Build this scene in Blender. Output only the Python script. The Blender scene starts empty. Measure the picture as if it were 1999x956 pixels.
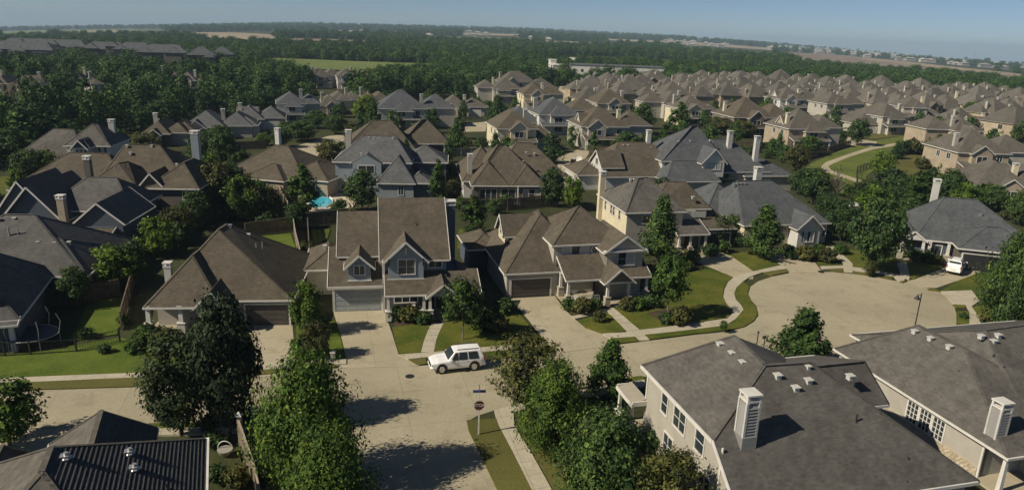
import bpy, math, random
import numpy as np
from mathutils import Vector, Matrix

# ------------------------------------------------------------------ camera, sky, sun, exposure
sc = bpy.context.scene
F, CX, CY, CAM_H = 1400.0, 999.5, 478.0, 28.0
PITCH, ROLL = math.atan((478 - 60) / F), math.radians(2.0)
fw = Vector((0, math.cos(PITCH), -math.sin(PITCH)))
u0 = Vector((0, math.sin(PITCH), math.cos(PITCH))); r0 = Vector((1, 0, 0))
rt = math.cos(ROLL) * r0 + math.sin(ROLL) * u0
up = -math.sin(ROLL) * r0 + math.cos(ROLL) * u0
cam_d = bpy.data.cameras.new('camera'); cam = bpy.data.objects.new('camera', cam_d)
sc.collection.objects.link(cam); sc.camera = cam
cam_d.sensor_width = 36; cam_d.lens = 36 * F / 1999.0
cam_d.clip_start = 0.5; cam_d.clip_end = 20000
m = Matrix((rt, up, -fw)).transposed().to_4x4(); m.translation = Vector((0, 0, CAM_H))
cam.matrix_world = m

SUN_EL, SHADOW_AZ = math.radians(39), math.radians(24)      # shadows run to +x, a little away
sd = Vector((math.cos(SHADOW_AZ) * math.cos(SUN_EL), math.sin(SHADOW_AZ) * math.cos(SUN_EL), -math.sin(SUN_EL)))
sun_d = bpy.data.lights.new('sun', 'SUN'); sun = bpy.data.objects.new('sun', sun_d)
sc.collection.objects.link(sun)
sun_d.energy = 5.0; sun_d.angle = math.radians(0.5); sun_d.color = (1.0, 0.90, 0.74)
sun.rotation_euler = sd.to_track_quat('-Z', 'Y').to_euler(); sun.location = (0, 0, 200)
w = bpy.data.worlds.new('World'); sc.world = w; w.use_nodes = True
nt = w.node_tree; nt.nodes.clear()
sky = nt.nodes.new('ShaderNodeTexSky'); sky.sky_type = 'NISHITA'; sky.sun_disc = False
sky.sun_elevation = SUN_EL
sky.sun_rotation = math.atan2(-sd.x, -sd.y)
sky.altitude = 0; sky.air_density = 0.5; sky.dust_density = 0.25; sky.ozone_density = 3.0
bg = nt.nodes.new('ShaderNodeBackground'); bg.inputs['Strength'].default_value = 0.063
ow = nt.nodes.new('ShaderNodeOutputWorld')
nt.links.new(sky.outputs[0], bg.inputs[0]); nt.links.new(bg.outputs[0], ow.inputs[0])
sc.view_settings.view_transform = 'Standard'; sc.view_settings.look = 'None'
sc.view_settings.exposure = 0.08; sc.view_settings.gamma = 1.0
sc.render.engine = 'CYCLES'
cy = sc.cycles
cy.max_bounces = 5; cy.diffuse_bounces = 2; cy.glossy_bounces = 2; cy.transmission_bounces = 3
cy.transparent_max_bounces = 6; cy.volume_bounces = 0; cy.use_denoising = True
cy.use_adaptive_sampling = True; cy.adaptive_threshold = 0.02

# ------------------------------------------------------------------ from the survey of the photo to metres
def G(px, py, z=0.0):
    d = fw + rt * ((px - CX) / F) + up * ((CY - py) / F)
    t = (z - CAM_H) / d.z
    return Vector((d.x * t, d.y * t, z))

HZ = [(-60, -88), (-35.5, -88), (-26, -34), (-16, 19), (0, 37), (12, 17), (25, -38), (35.5, -88), (60, -88)]
def horizon_height(az):
    for (a, b), (c, d) in zip(HZ, HZ[1:]):
        if a <= az <= c: return b + (d - b) * (az - a) / (c - a)
    return -88.0
def terrain(x, y):
    d = math.hypot(x, y)
    if d < 450: return 0.0
    az = math.degrees(math.atan2(x, max(y, 0.001)))
    h = horizon_height(max(-60, min(60, az)))
    t = min(1.0, (d - 450) / 5550.0)
    z = h * (t ** 1.25 if h > 0 else t ** 1.05)
    z += 3.0 * min(1, t * 6) * math.sin(x * 0.004 + 1) * math.sin(y * 0.0031)
    if d > 6000: z -= (d - 6000) * 0.03
    return z
def GT(px, py):
    d = fw + rt * ((px - CX) / F) + up * ((CY - py) / F)
    t = 100.0; o = Vector((0, 0, CAM_H))
    while t < 9000:
        p = o + d * t
        if p.z <= terrain(p.x, p.y):
            return Vector((p.x, p.y, terrain(p.x, p.y)))
        t *= 1.004
    return o + d * 6000

# ------------------------------------------------------------------ materials
def principled(name):
    mt = bpy.data.materials.new(name); mt.use_nodes = True
    return mt, mt.node_tree, mt.node_tree.nodes['Principled BSDF']
def N(nt, t, **kw):
    n = nt.nodes.new(t)
    for k, v in kw.items(): setattr(n, k, v)
    return n
def ramp(nt, src, stops):
    r = N(nt, 'ShaderNodeValToRGB')
    e = r.color_ramp.elements
    while len(e) < len(stops): e.new(0.5)
    for el, (p, c) in zip(e, stops):
        el.position = p; el.color = (*c, 1)
    nt.links.new(src, r.inputs[0]); return r.outputs[0]
def noise(nt, vec, scale, detail=4, rough=0.55):
    n = N(nt, 'ShaderNodeTexNoise'); n.inputs['Scale'].default_value = scale
    n.inputs['Detail'].default_value = detail; n.inputs['Roughness'].default_value = rough
    nt.links.new(vec, n.inputs['Vector']); return n.outputs[0]
def mixc(nt, f, a, b, mode='MIX'):
    n = N(nt, 'ShaderNodeMix', data_type='RGBA', blend_type=mode)
    if isinstance(f, float): n.inputs[0].default_value = f
    else: nt.links.new(f, n.inputs[0])
    for i, v in ((6, a), (7, b)):
        if isinstance(v, tuple): n.inputs[i].default_value = (*v, 1)
        else: nt.links.new(v, n.inputs[i])
    return n.outputs[2]
def mottled(name, c1, c2, scale=0.6, fine=6.0, rough=0.9, bump=0.0, coord='Object', fine_amt=0.35, rand=0.0, bscale=None, joints=0.0):
    """two colours mixed by broad noise, darkened and lightened by fine grain"""
    mt, nt, b = principled(name)
    tc = N(nt, 'ShaderNodeTexCoord'); v = N(nt, 'ShaderNodeNewGeometry').outputs['Position'] if coord == 'World' else tc.outputs[coord]
    broad = noise(nt, v, scale, 5)
    col = ramp(nt, broad, [(0.34, c1), (0.66, c2)])
    fi = noise(nt, v, fine, 3, 0.7)
    g = ramp(nt, fi, [(0.3, (0.55,) * 3), (0.7, (1.45,) * 3)])
    col = mixc(nt, fine_amt, col, mixc(nt, 1.0, col, g, 'MULTIPLY'))
    if joints:      # sawn joints and a few darker stains
        mp = N(nt, 'ShaderNodeMapping'); mp.inputs['Rotation'].default_value = (0, 0, -0.26); nt.links.new(v, mp.inputs[0])
        br = N(nt, 'ShaderNodeTexBrick'); br.offset = 0.0; br.inputs['Scale'].default_value = 1.0
        br.inputs['Brick Width'].default_value = joints; br.inputs['Row Height'].default_value = joints; br.inputs['Mortar Size'].default_value = 0.035; br.inputs['Mortar Smooth'].default_value = 0.6
        for k in ('Color1', 'Color2'): br.inputs[k].default_value = (1, 1, 1, 1)
        br.inputs['Color2'].default_value = (.95, .95, .945, 1); br.inputs['Mortar'].default_value = (.70, .70, .69, 1)
        nt.links.new(mp.outputs[0], br.inputs['Vector']); col = mixc(nt, 1.0, col, br.outputs['Color'], 'MULTIPLY')
        st = ramp(nt, noise(nt, v, 0.45, 6, 0.7), [(0.30, (.76, .75, .72)), (0.47, (1, 1, 1))]); col = mixc(nt, 1.0, col, st, 'MULTIPLY')
    if rand:
        oi = N(nt, 'ShaderNodeObjectInfo')
        r = ramp(nt, oi.outputs['Random'], [(0, (1 - rand,) * 3), (0.5, (1, 1 - rand * .2, 1 - rand * .5)), (1, (1 + rand,) * 3)])
        col = mixc(nt, 1.0, col, r, 'MULTIPLY')
    nt.links.new(col, b.inputs['Base Color']); b.inputs['Roughness'].default_value = rough
    b.inputs['Specular IOR Level'].default_value = 0.25
    if bump:
        bp = N(nt, 'ShaderNodeBump'); bp.inputs['Strength'].default_value = bump; bp.inputs['Distance'].default_value = 0.05
        nt.links.new(noise(nt, v, bscale or fine, 4, 0.7), bp.inputs['Height']); nt.links.new(bp.outputs[0], b.inputs['Normal'])
    return mt
def shingle(name, c1, c2, rand=0.0):
    """asphalt shingles: blotchy colour, thin courses that follow the height"""
    mt, nt, b = principled(name)
    v = N(nt, 'ShaderNodeTexCoord').outputs['Object']
    col = ramp(nt, noise(nt, v, 0.35, 6, 0.6), [(0.3, c1), (0.7, c2)])
    mp = N(nt, 'ShaderNodeMapping'); mp.inputs['Scale'].default_value = (3.2, 3.2, 11.0)
    nt.links.new(v, mp.inputs[0])
    vo = N(nt, 'ShaderNodeTexVoronoi'); vo.inputs['Scale'].default_value = 1.0
    nt.links.new(mp.outputs[0], vo.inputs['Vector'])
    g = ramp(nt, vo.outputs['Color'], [(0.1, (0.72,) * 3), (0.9, (1.25,) * 3)])
    col = mixc(nt, 0.6, col, mixc(nt, 1.0, col, g, 'MULTIPLY'))
    st = N(nt, 'ShaderNodeMapping'); st.inputs['Scale'].default_value = (1.6, 1.6, 0.25)
    nt.links.new(v, st.inputs[0])
    s2 = ramp(nt, noise(nt, st.outputs[0], 1.0, 4), [(0.35, (0.86,) * 3), (0.65, (1.1,) * 3)])
    col = mixc(nt, 1.0, col, s2, 'MULTIPLY')
    if rand:
        oi = N(nt, 'ShaderNodeObjectInfo')
        r = ramp(nt, oi.outputs['Random'], [(0, (1 - rand,) * 3), (0.5, (1.02, 1, .96)), (1, (1 + rand,) * 3)])
        col = mixc(nt, 1.0, col, r, 'MULTIPLY')
    wv = N(nt, 'ShaderNodeTexWave', wave_type='BANDS', bands_direction='Z', wave_profile='SAW')
    wv.inputs['Scale'].default_value = 1.9; wv.inputs['Distortion'].default_value = 0.3
    nt.links.new(v, wv.inputs[0])
    bp = N(nt, 'ShaderNodeBump'); bp.inputs['Strength'].default_value = 0.25; bp.inputs['Distance'].default_value = 0.03
    nt.links.new(wv.outputs['Fac'], bp.inputs['Height']); nt.links.new(bp.outputs[0], b.inputs['Normal'])
    nt.links.new(col, b.inputs['Base Color']); b.inputs['Roughness'].default_value = 0.92
    b.inputs['Specular IOR Level'].default_value = 0.2
    return mt
def siding(name, c, rows=0.16, amt=0.3):
    """lap siding: shallow saw profile by height"""
    mt, nt, b = principled(name)
    v = N(nt, 'ShaderNodeTexCoord').outputs['Object']
    col = ramp(nt, noise(nt, v, 0.8, 4), [(0.3, tuple(x * .9 for x in c)), (0.7, tuple(x * 1.06 for x in c))])
    wv = N(nt, 'ShaderNodeTexWave', wave_type='BANDS', bands_direction='Z', wave_profile='SAW')
    wv.inputs['Scale'].default_value = 0.314 / rows / 1.0
    nt.links.new(v, wv.inputs[0])
    bp = N(nt, 'ShaderNodeBump'); bp.inputs['Strength'].default_value = amt; bp.inputs['Distance'].default_value = 0.03
    nt.links.new(wv.outputs['Fac'], bp.inputs['Height']); nt.links.new(bp.outputs[0], b.inputs['Normal'])
    nt.links.new(col, b.inputs['Base Color']); b.inputs['Roughness'].default_value = 0.75
    return mt
def brick(name, c1, c2, mortar):
    mt, nt, b = principled(name)
    v = N(nt, 'ShaderNodeTexCoord').outputs['Object']
    sx = N(nt, 'ShaderNodeSeparateXYZ'); nt.links.new(v, sx.inputs[0])
    ad = N(nt, 'ShaderNodeMath', operation='ADD'); nt.links.new(sx.outputs[0], ad.inputs[0]); nt.links.new(sx.outputs[1], ad.inputs[1])
    cb = N(nt, 'ShaderNodeCombineXYZ'); nt.links.new(ad.outputs[0], cb.inputs[0]); nt.links.new(sx.outputs[2], cb.inputs[1])
    br = N(nt, 'ShaderNodeTexBrick'); nt.links.new(cb.outputs[0], br.inputs['Vector'])
    br.inputs['Color1'].default_value = (*c1, 1); br.inputs['Color2'].default_value = (*c2, 1); br.inputs['Mortar'].default_value = (*mortar, 1)
    br.inputs['Scale'].default_value = 3.0; br.inputs['Mortar Size'].default_value = 0.02
    n2 = ramp(nt, noise(nt, v, 0.7, 4), [(0.3, (0.85,) * 3), (0.7, (1.1,) * 3)])
    nt.links.new(mixc(nt, 1.0, br.outputs['Color'], n2, 'MULTIPLY'), b.inputs['Base Color'])
    b.inputs['Roughness'].default_value = 0.9
    return mt
def foliage(name, dark, mid, light, tint=0.25):
    mt, nt, b = principled(name)
    ge = N(nt, 'ShaderNodeNewGeometry'); oi = N(nt, 'ShaderNodeObjectInfo')
    col = ramp(nt, ge.outputs['Random Per Island'], [(0.0, dark), (0.55, mid), (1.0, light)])
    r = ramp(nt, oi.outputs['Random'], [(0, (1 - tint, 1 - tint, 1 - tint * .6)), (0.5, (1, 1, 1)), (1, (1 + tint * 1.1, 1 + tint * .75, 1))])
    col = mixc(nt, 1.0, col, r, 'MULTIPLY')
    big = ramp(nt, noise(nt, N(nt, 'ShaderNodeTexCoord').outputs['Object'], 0.55, 3), [(0.33, (0.55, 0.62, 0.7)), (0.67, (1.35, 1.28, 1.05))])
    col = mixc(nt, 1.0, col, big, 'MULTIPLY')
    nt.links.new(col, b.inputs['Base Color']); b.inputs['Roughness'].default_value = 0.7
    b.inputs['Specular IOR Level'].default_value = 0.2
    tr = N(nt, 'ShaderNodeBsdfTranslucent'); nt.links.new(col, tr.inputs[0])
    mx = N(nt, 'ShaderNodeMixShader'); mx.inputs[0].default_value = 0.14
    nt.links.new(b.outputs[0], mx.inputs[1]); nt.links.new(tr.outputs[0], mx.inputs[2])
    nt.links.new(mx.outputs[0], nt.nodes['Material Output'].inputs[0])
    return mt
def plain(name, c, rough=0.6, metal=0.0, spec=0.5):
    return_m = mottled(name, tuple(x * .92 for x in c), tuple(min(1, x * 1.06) for x in c), 1.5, 14, rough, fine_amt=0.12)
    b = return_m.node_tree.nodes['Principled BSDF']; b.inputs['Metallic'].default_value = metal
    b.inputs['Specular IOR Level'].default_value = spec
    return return_m

M = {}
M['roof_brown'] = shingle('roof_brown', (.080, .068, .049), (.112, .096, .072))
M['roof_tan'] = shingle('roof_tan', (.092, .083, .068), (.124, .113, .094))
M['roof_grey'] = shingle('roof_grey', (.088, .090, .090), (.122, .125, .125))
M['roof_slate'] = shingle('roof_slate', (.068, .073, .077), (.098, .105, .109))
M['roof_charcoal'] = shingle('roof_charcoal', (.080, .078, .074), (.116, .113, .106))
M['roof_weathered'] = shingle('roof_weathered', (.084, .078, .069), (.120, .112, .100))
M['roof_far'] = shingle('roof_far', (.090, .083, .071), (.126, .117, .101), rand=0.2)
M['cream'] = siding('cream', (.62, .55, .38))
M['board_grey'] = plain('board_grey', (.25, .245, .225), .7)
M['pale'] = siding('pale', (.54, .53, .49))
M['greige'] = siding('greige', (.40, .375, .315))
M['blue_grey'] = siding('blue_grey', (.25, .285, .305))
M['dark_brown'] = siding('dark_brown', (.12, .105, .085))
M['dark_slate'] = siding('dark_slate', (.075, .09, .11))
M['tan_brick'] = brick('tan_brick', (.36, .29, .20), (.30, .235, .16), (.42, .38, .31))
M['brown_brick'] = brick('brown_brick', (.20, .155, .115), (.155, .12, .09), (.25, .23, .2))
M['stone'] = brick('stone', (.45, .40, .31), (.33, .28, .2), (.3, .28, .24))
M['far_wall'] = mottled('far_wall', (.26, .215, .155), (.38, .33, .245), .2, 3, rand=0.3)
M['white'] = plain('white_trim', (.62, .60, .54), .55)
M['trim_tan'] = plain('trim_tan', (.30, .27, .21), .6)
M['vent_pale'] = plain('vent_pale', (.50, .49, .45), .6)
M['garage_grey'] = plain('garage_grey', (.34, .37, .38), .5)
M['garage_dark'] = plain('garage_dark', (.075, .066, .058), .5)
M['garage_white'] = plain('garage_white', (.66, .62, .54), .5)
M['door'] = plain('door', (.10, .05, .03), .4)
M['blind'] = plain('blind', (.45, .44, .40), .6)
M['metal_grey'] = plain('metal_grey', (.45, .45, .44), .4, .6)
M['black'] = plain('black_metal', (.025, .025, .028), .4)
M['tyre'] = plain('tyre', (.02, .02, .02), .8)
M['chrome'] = plain('chrome', (.6, .6, .6), .25, .9)
M['car_white'] = plain('car_white', (.80, .80, .78), .22)
M['car_grey'] = plain('car_grey', (.25, .27, .28), .3)
M['glass'], _nt, _b = principled('glass'); _b.inputs['Base Color'].default_value = (.03, .04, .045, 1); _b.inputs['Roughness'].default_value = .08
M['lens'] = plain('lens', (.7, .7, .66), .15)
M['red'] = plain('red', (.28, .02, .015), .35)
M['sign_red'] = plain('sign_red', (.075, .016, .012), .4)
M['sign_blue'] = plain('sign_blue', (.03, .06, .16), .4)
M['concrete'] = mottled('concrete', (.36, .315, .215), (.42, .37, .26), .12, 5, .9, .05, 'World', .22, joints=3.4)
M['road'] = mottled('road_concrete', (.315, .28, .19), (.385, .342, .238), .09, 4, .9, .05, 'World', .25, joints=5.2)
M['walk'] = mottled('walk_concrete', (.40, .36, .265), (.46, .415, .315), .3, 5, .9, .05, 'World', .25, joints=1.5)
M['grass'] = mottled('grass', (.050, .074, .006), (.112, .112, .016), .30, 3.5, .95, .4, 'World', .6)
M['grass_green'] = mottled('grass_green', (.075, .105, .018), (.125, .145, .028), .12, 3, .95, .3, 'World', .4)
M['grass_dry'] = mottled('grass_dry', (.080, .078, .018), (.125, .118, .032), .12, 7, .95, .3, 'World', .6)
M['grass_lush'] = mottled('grass_lush', (.056, .092, .007), (.100, .132, .015), .35, 3.5, .95, .4, 'World', .5)
M['ground'] = mottled('ground', (.026, .034, .010), (.055, .058, .020), .05, 1.2, .95, .3, 'World', .6)
M['mulch'] = mottled('mulch', (.05, .036, .024), (.085, .06, .038), 1, 9, .95, .4, 'World', .6)
M['field_green'] = mottled('field_green', (.10, .135, .03), (.15, .18, .05), .01, .2, .95, 0, 'World', .3)
M['field_tan'] = mottled('field_tan', (.25, .20, .13), (.34, .28, .19), .006, .1, .95, 0, 'World', .3)
M['field_brown'] = mottled('field_brown', (.17, .13, .095), (.24, .19, .14), .006, .1, .95, 0, 'World', .3)
M['fence'] = mottled('fence_wood', (.10, .078, .052), (.17, .135, .095), 1.2, 10, .9, .1, 'Object', .5)
M['fence_pale'] = mottled('fence_pale', (.28, .235, .17), (.38, .32, .24), 1.2, 10, .9, .1, 'Object', .5)
M['water'], _nt, _b = principled('pool_water'); _b.inputs['Base Color'].default_value = (.07, .46, .60, 1); _b.inputs['Roughness'].default_value = .08
M['deck'] = mottled('pool_deck', (.50, .43, .31), (.6, .52, .38), .5, 4, .9, 0, 'World', .2)
M['bark'] = mottled('bark', (.055, .043, .032), (.10, .082, .062), 2, 14, .95, .3)
M['bark_pale'] = mottled('bark_pale', (.20, .17, .14), (.28, .245, .20), 2, 14, .95, .3)
M['leaf_dark'] = foliage('leaf_dark', (.015, .029, .013), (.034, .056, .022), (.070, .094, .036))
M['leaf_deep'] = foliage('leaf_deep', (.016, .042, .013), (.044, .086, .024), (.092, .142, .04))
M['leaf_mid'] = foliage('leaf_mid', (.020, .052, .010), (.050, .100, .018), (.105, .165, .034))
M['leaf_bright'] = foliage('leaf_bright', (.026, .062, .008), (.075, .14, .018), (.17, .235, .04))
M['leaf_olive'] = foliage('leaf_olive', (.035, .044, .012), (.080, .090, .026), (.14, .138, .045))
M['leaf_wood'] = foliage('leaf_wood', (.016, .048, .015), (.045, .100, .024), (.105, .170, .038), .3)
M['trampoline'] = plain('trampoline_mat', (.03, .035, .045), .5)

# ------------------------------------------------------------------ mesh helpers
COL = sc.collection
class MB:
    def __init__(s): s.v = []; s.f = []
    def add(s, vs, fs):
        n = len(s.v); s.v += [tuple(p) for p in vs]; s.f += [tuple(i + n for i in q) for q in fs]; return s
    def box(s, x0, x1, y0, y1, z0, z1):
        return s.add([(x0, y0, z0), (x1, y0, z0), (x1, y1, z0), (x0, y1, z0), (x0, y0, z1), (x1, y0, z1), (x1, y1, z1), (x0, y1, z1)],
                     [(0, 3, 2, 1), (4, 5, 6, 7), (0, 1, 5, 4), (1, 2, 6, 5), (2, 3, 7, 6), (3, 0, 4, 7)])
    def slab(s, pts, t):
        """closed solid: polygon pts (3-D) and the same polygon dropped by t"""
        n = len(pts)
        vs = [tuple(p) for p in pts] + [(p[0], p[1], p[2] - t) for p in pts]
        return s.add(vs, [tuple(range(n)), tuple(range(2 * n - 1, n - 1, -1))] + [(i, i + n, (i + 1) % n + n, (i + 1) % n) for i in range(n)])
    def bar(s, p, q, w, h):
        p = Vector(p); q = Vector(q); d = (q - p).normalized()
        a = d.cross(Vector((0, 0, 1)))
        if a.length < 1e-4: a = Vector((1, 0, 0))
        a.normalize(); b = a.cross(d)
        vs = [e + a * (i * w / 2) + b * (j * h / 2) for e in (p, q) for i, j in ((-1, -1), (1, -1), (1, 1), (-1, 1))]
        return s.add(vs, [(0, 1, 2, 3), (7, 6, 5, 4), (0, 4, 5, 1), (1, 5, 6, 2), (2, 6, 7, 3), (3, 7, 4, 0)])
    def tube(s, pts, rs, n=6):
        vs = []; fs = []
        for k, p in enumerate(pts):
            p = Vector(p); d = Vector(pts[min(k + 1, len(pts) - 1)]) - Vector(pts[max(k - 1, 0)]); d.normalize()
            a = d.cross(Vector((0.3, 1, 0.1))).normalized(); b = d.cross(a)
            vs += [p + (a * math.cos(2 * math.pi * i / n) + b * math.sin(2 * math.pi * i / n)) * rs[k] for i in range(n)]
        for k in range(len(pts) - 1):
            fs += [(k * n + i, k * n + (i + 1) % n, (k + 1) * n + (i + 1) % n, (k + 1) * n + i) for i in range(n)]
        fs += [tuple(range(n - 1, -1, -1)), tuple(range((len(pts) - 1) * n, len(pts) * n))]
        return s.add(vs, fs)
    def build(s, name, mat, parent=None, smooth=False, loc=None):
        me = bpy.data.meshes.new(name); me.from_pydata([tuple(v) for v in s.v], [], s.f)
        me.validate(); me.update()
        me.materials.append(M[mat] if isinstance(mat, str) else mat)
        if smooth: me.polygons.foreach_set('use_smooth', [True] * len(me.polygons))
        o = bpy.data.objects.new(name, me); COL.objects.link(o)
        if parent: o.parent = parent
        if loc: o.location = loc
        return o
def fix_normals(o):
    import bmesh
    bm = bmesh.new(); bm.from_mesh(o.data); bmesh.ops.recalc_face_normals(bm, faces=bm.faces); bm.to_mesh(o.data); bm.free()
def tag(o, label, cat, group=None):
    o['label'] = label; o['category'] = cat
    if group: o['group'] = group
    return o
def empty(name, loc, rz=0.0, label=None, cat=None, group=None):
    o = bpy.data.objects.new(name, None); COL.objects.link(o); o.location = loc; o.rotation_euler.z = rz
    if label: tag(o, label, cat, group)
    return o
def struct(o): o['kind'] = 'structure'; return o
KIDS = {}
def copy_tree(o, loc, rz=0.0, sc_=1.0, label=None, group=None):
    c = o.copy(); COL.objects.link(c); c.location = loc; c.rotation_euler = (0, 0, rz)
    c.scale = (sc_,) * 3 if not isinstance(sc_, tuple) else sc_
    if label: c['label'] = label
    if group: c['group'] = group
    for ch in KIDS[o.name]:
        k = ch.copy(); COL.objects.link(k); k.parent = c
        for g in KIDS.get(ch.name, []):
            gg = g.copy(); COL.objects.link(gg); gg.parent = k
    return c
def remember(o):
    KIDS[o.name] = [c for c in COL.objects if c.parent == o]
    for c in KIDS[o.name]: KIDS[c.name] = [d for d in COL.objects if d.parent == c]

# ------------------------------------------------------------------ ground, far terrain and fields
def build_ground():
    azs = [math.radians(a) for a in np.linspace(-85, 85, 120)]
    ds = [0.5] + list(np.linspace(15, 450, 16)) + list(np.geomspace(480, 9500, 60))
    vs = []; fs = []
    for d in ds:
        for a in azs:
            x, y = d * math.sin(a), d * math.cos(a); vs.append((x, y - (20 if d < 450 else 0) * (1 if d < 20 else 0), terrain(x, y)))
    n = len(azs)
    for i in range(len(ds) - 1):
        for j in range(n - 1): fs.append((i * n + j, i * n + j + 1, (i + 1) * n + j + 1, (i + 1) * n + j))
    b = MB(); b.v = vs; b.f = fs
    b.box(-60, 60, -60, 0.45, -0.6, 0.0)
    return struct(b.build('ground', 'ground'))
build_ground()
def drape(name, mat, pix, lift=0.6, sub=10):
    """a field: polygon (photo survey) with 4 corners or a strip, laid over the terrain"""
    P = [GT(*p) for p in pix]
    vs = []; fs = []
    half = len(P) // 2; top = P[:half]; bot = P[half:][::-1]
    def lerp_row(row, t):
        k = t * (len(row) - 1); i = min(int(k), len(row) - 2); return row[i].lerp(row[i + 1], k - i)
    n = 24
    for j in range(sub + 1):
        for i in range(n + 1):
            a = lerp_row(top, i / n); b = lerp_row(bot, i / n); p = a.lerp(b, j / sub)
            vs.append((p.x, p.y, terrain(p.x, p.y) + lift))
    for j in range(sub):
        for i in range(n): fs.append((j * (n + 1) + i, j * (n + 1) + i + 1, (j + 1) * (n + 1) + i + 1, (j + 1) * (n + 1) + i))
    b = MB(); b.v = vs; b.f = fs
    return struct(b.build(name, mat))
FIELDS = [
    ('field', 'field_green', [(512, 114), (680, 121), (848, 126), (862, 139), (700, 141), (520, 133)]),
    ('field', 'field_tan', [(340, 63), (430, 64), (525, 68), (548, 77), (470, 79), (395, 73)]),
    ('field', 'field_tan', [(0, 70), (120, 62), (245, 60), (245, 63), (120, 67), (0, 76)]),
    ('field', 'field_green', [(0, 62), (100, 59), (260, 57), (330, 60), (150, 64), (0, 68)]),
    ('field', 'field_brown', [(560, 76), (640, 77), (720, 80), (720, 84), (640, 82), (560, 80)]),
    ('field', 'field_tan', [(640, 62), (700, 62), (790, 63), (790, 66), (700, 65), (640, 65)]),
    ('field', 'field_green', [(820, 70), (920, 73), (1040, 77), (1040, 80), (920, 77), (820, 74)]),
    ('field', 'field_tan', [(1180, 76), (1260, 79), (1330, 83), (1330, 86), (1260, 83), (1180, 79)]),
    ('field', 'field_green', [(1330, 92), (1400, 96), (1500, 104), (1500, 108), (1400, 100), (1330, 96)]),
    ('field', 'field_tan', [(900, 65), (960, 66), (1010, 68), (1010, 71), (960, 70), (900, 69)]),
    ('field', 'field_tan', [(1060, 80), (1120, 82), (1180, 85), (1180, 89), (1120, 86), (1060, 83)]),
    ('field', 'field_tan', [(1300, 80), (1400, 86), (1510, 95), (1510, 99), (1400, 92), (1300, 86)]),
    ('field', 'field_brown', [(1518, 101), (1620, 106), (1760, 120), (1800, 140), (1640, 132), (1560, 120)]),
    ('field', 'field_tan', [(1640, 108), (1830, 128), (1999, 146), (1999, 152), (1830, 134), (1700, 120)]),
    ('field', 'field_brown', [(1700, 122), (1850, 137), (1999, 153), (1999, 160), (1850, 146), (1760, 136)]),
    ('field', 'field_brown', [(560, 148), (700, 141), (860, 139), (860, 143), (700, 150), (600, 156)]),
]
FIELD_POLYS = []
for nm, mt_, px in FIELDS:
    drape(nm, mt_, px)
    FIELD_POLYS.append([(p.x, p.y) for p in (GT(*q) for q in px)])
def inside(x, y, poly):
    c = False; n = len(poly)
    for i in range(n):
        x1, y1 = poly[i]; x2, y2 = poly[(i + 1) % n]
        if (y1 > y) != (y2 > y) and x < (x2 - x1) * (y - y1) / (y2 - y1) + x1: c = not c
    return c

def smooth_line(pts, n=4):
    """Catmull-Rom through the points, closed"""
    out = []; k = len(pts)
    for i in range(k):
        p0, p1, p2, p3 = (Vector(pts[(i + j - 1) % k]) for j in range(4))
        for s in range(n):
            t = s / n
            out.append(0.5 * ((2 * p1) + (p2 - p0) * t + (2 * p0 - 5 * p1 + 4 * p2 - p3) * t * t + (3 * p1 - p0 - 3 * p2 + p3) * t ** 3))
    return out
PAVED = []
def patch(name, mat, pix, z, t=None, kerb=None):
    """a flat polygon of ground cover with its own thickness"""
    pts = [G(px, py) for px, py in pix]
    PAVED.append([(p.x, p.y) for p in pts])
    b = MB(); b.slab([(p.x, p.y, z) for p in pts], t or (z + 0.05))
    o = struct(b.build(name, mat)); fix_normals(o)
    return o
# roads
CURB_FAR = [(-150, 772), (33, 763), (258, 756), (470, 738), (660, 718), (818, 714), (981, 701), (1083, 688), (1204, 673), (1268, 665), (1352, 654),
            (1423, 647), (1452, 639), (1470, 628), (1479, 616), (1475, 598), (1464, 585), (1459, 574), (1463, 561), (1480, 549), (1507, 540), (1542, 533), (1580, 531),
            (1626, 531), (1666, 535), (1705, 540), (1741, 547), (1783, 553), (1808, 562), (1836, 571), (1852, 583), (1862, 596), (1867, 612),
            (1867, 633), (1862, 650), (1848, 672), (1815, 700), (1760, 722), (1690, 735), (1620, 736), (1540, 728), (1460, 726), (1380, 728), (1253, 735)]
CURB_NEAR = [(1225, 739), (1100, 762), (1000, 790), (960, 802), (930, 812), (913, 822), (915, 842), (930, 872), (970, 956), (1010, 1040),
             (735, 1060), (712, 956), (697, 890), (683, 855), (660, 836), (610, 824), (560, 820), (350, 827), (139, 833), (0, 838), (-150, 846)]
patch('road', 'road', CURB_FAR + CURB_NEAR, 0.02)
# verges (grass strips) with their kerb faces
V_ = 0.13
patch('verge', 'grass_dry', [(-150, 760), (30, 749), (258, 739), (480, 726), (655, 714), (660, 717), (470, 737), (258, 756), (33, 763), (-150, 772)], V_)
patch('verge', 'grass_dry', [(797, 703), (830, 701), (834, 711), (818, 714)], V_)
patch('verge', 'grass', [(944, 689), (1083, 676), (1083, 687), (981, 700)], V_)
patch('verge', 'grass', [(1191, 662), (1239, 659), (1248, 667), (1204, 672)], V_)
patch('verge', 'grass', [(1260, 655), (1300, 651), (1360, 644), (1415, 637), (1436, 624), (1451, 606), (1446, 597), (1436, 586), (1433, 575), (1437, 563), (1450, 551), (1463, 561), (1459, 574), (1464, 585),
                         (1475, 598), (1479, 616), (1470, 628), (1452, 639), (1423, 646), (1352, 653), (1268, 664)], V_)
patch('verge', 'grass_dry', [(1489, 533), (1535, 526), (1540, 532), (1507, 539)], V_)
patch('verge', 'grass_dry', [(1617, 525), (1645, 525), (1646, 532), (1626, 531)], V_)
patch('verge', 'grass_dry', [(1664, 531), (1705, 535), (1745, 542), (1741, 546), (1705, 540), (1666, 535)], V_)
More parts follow.
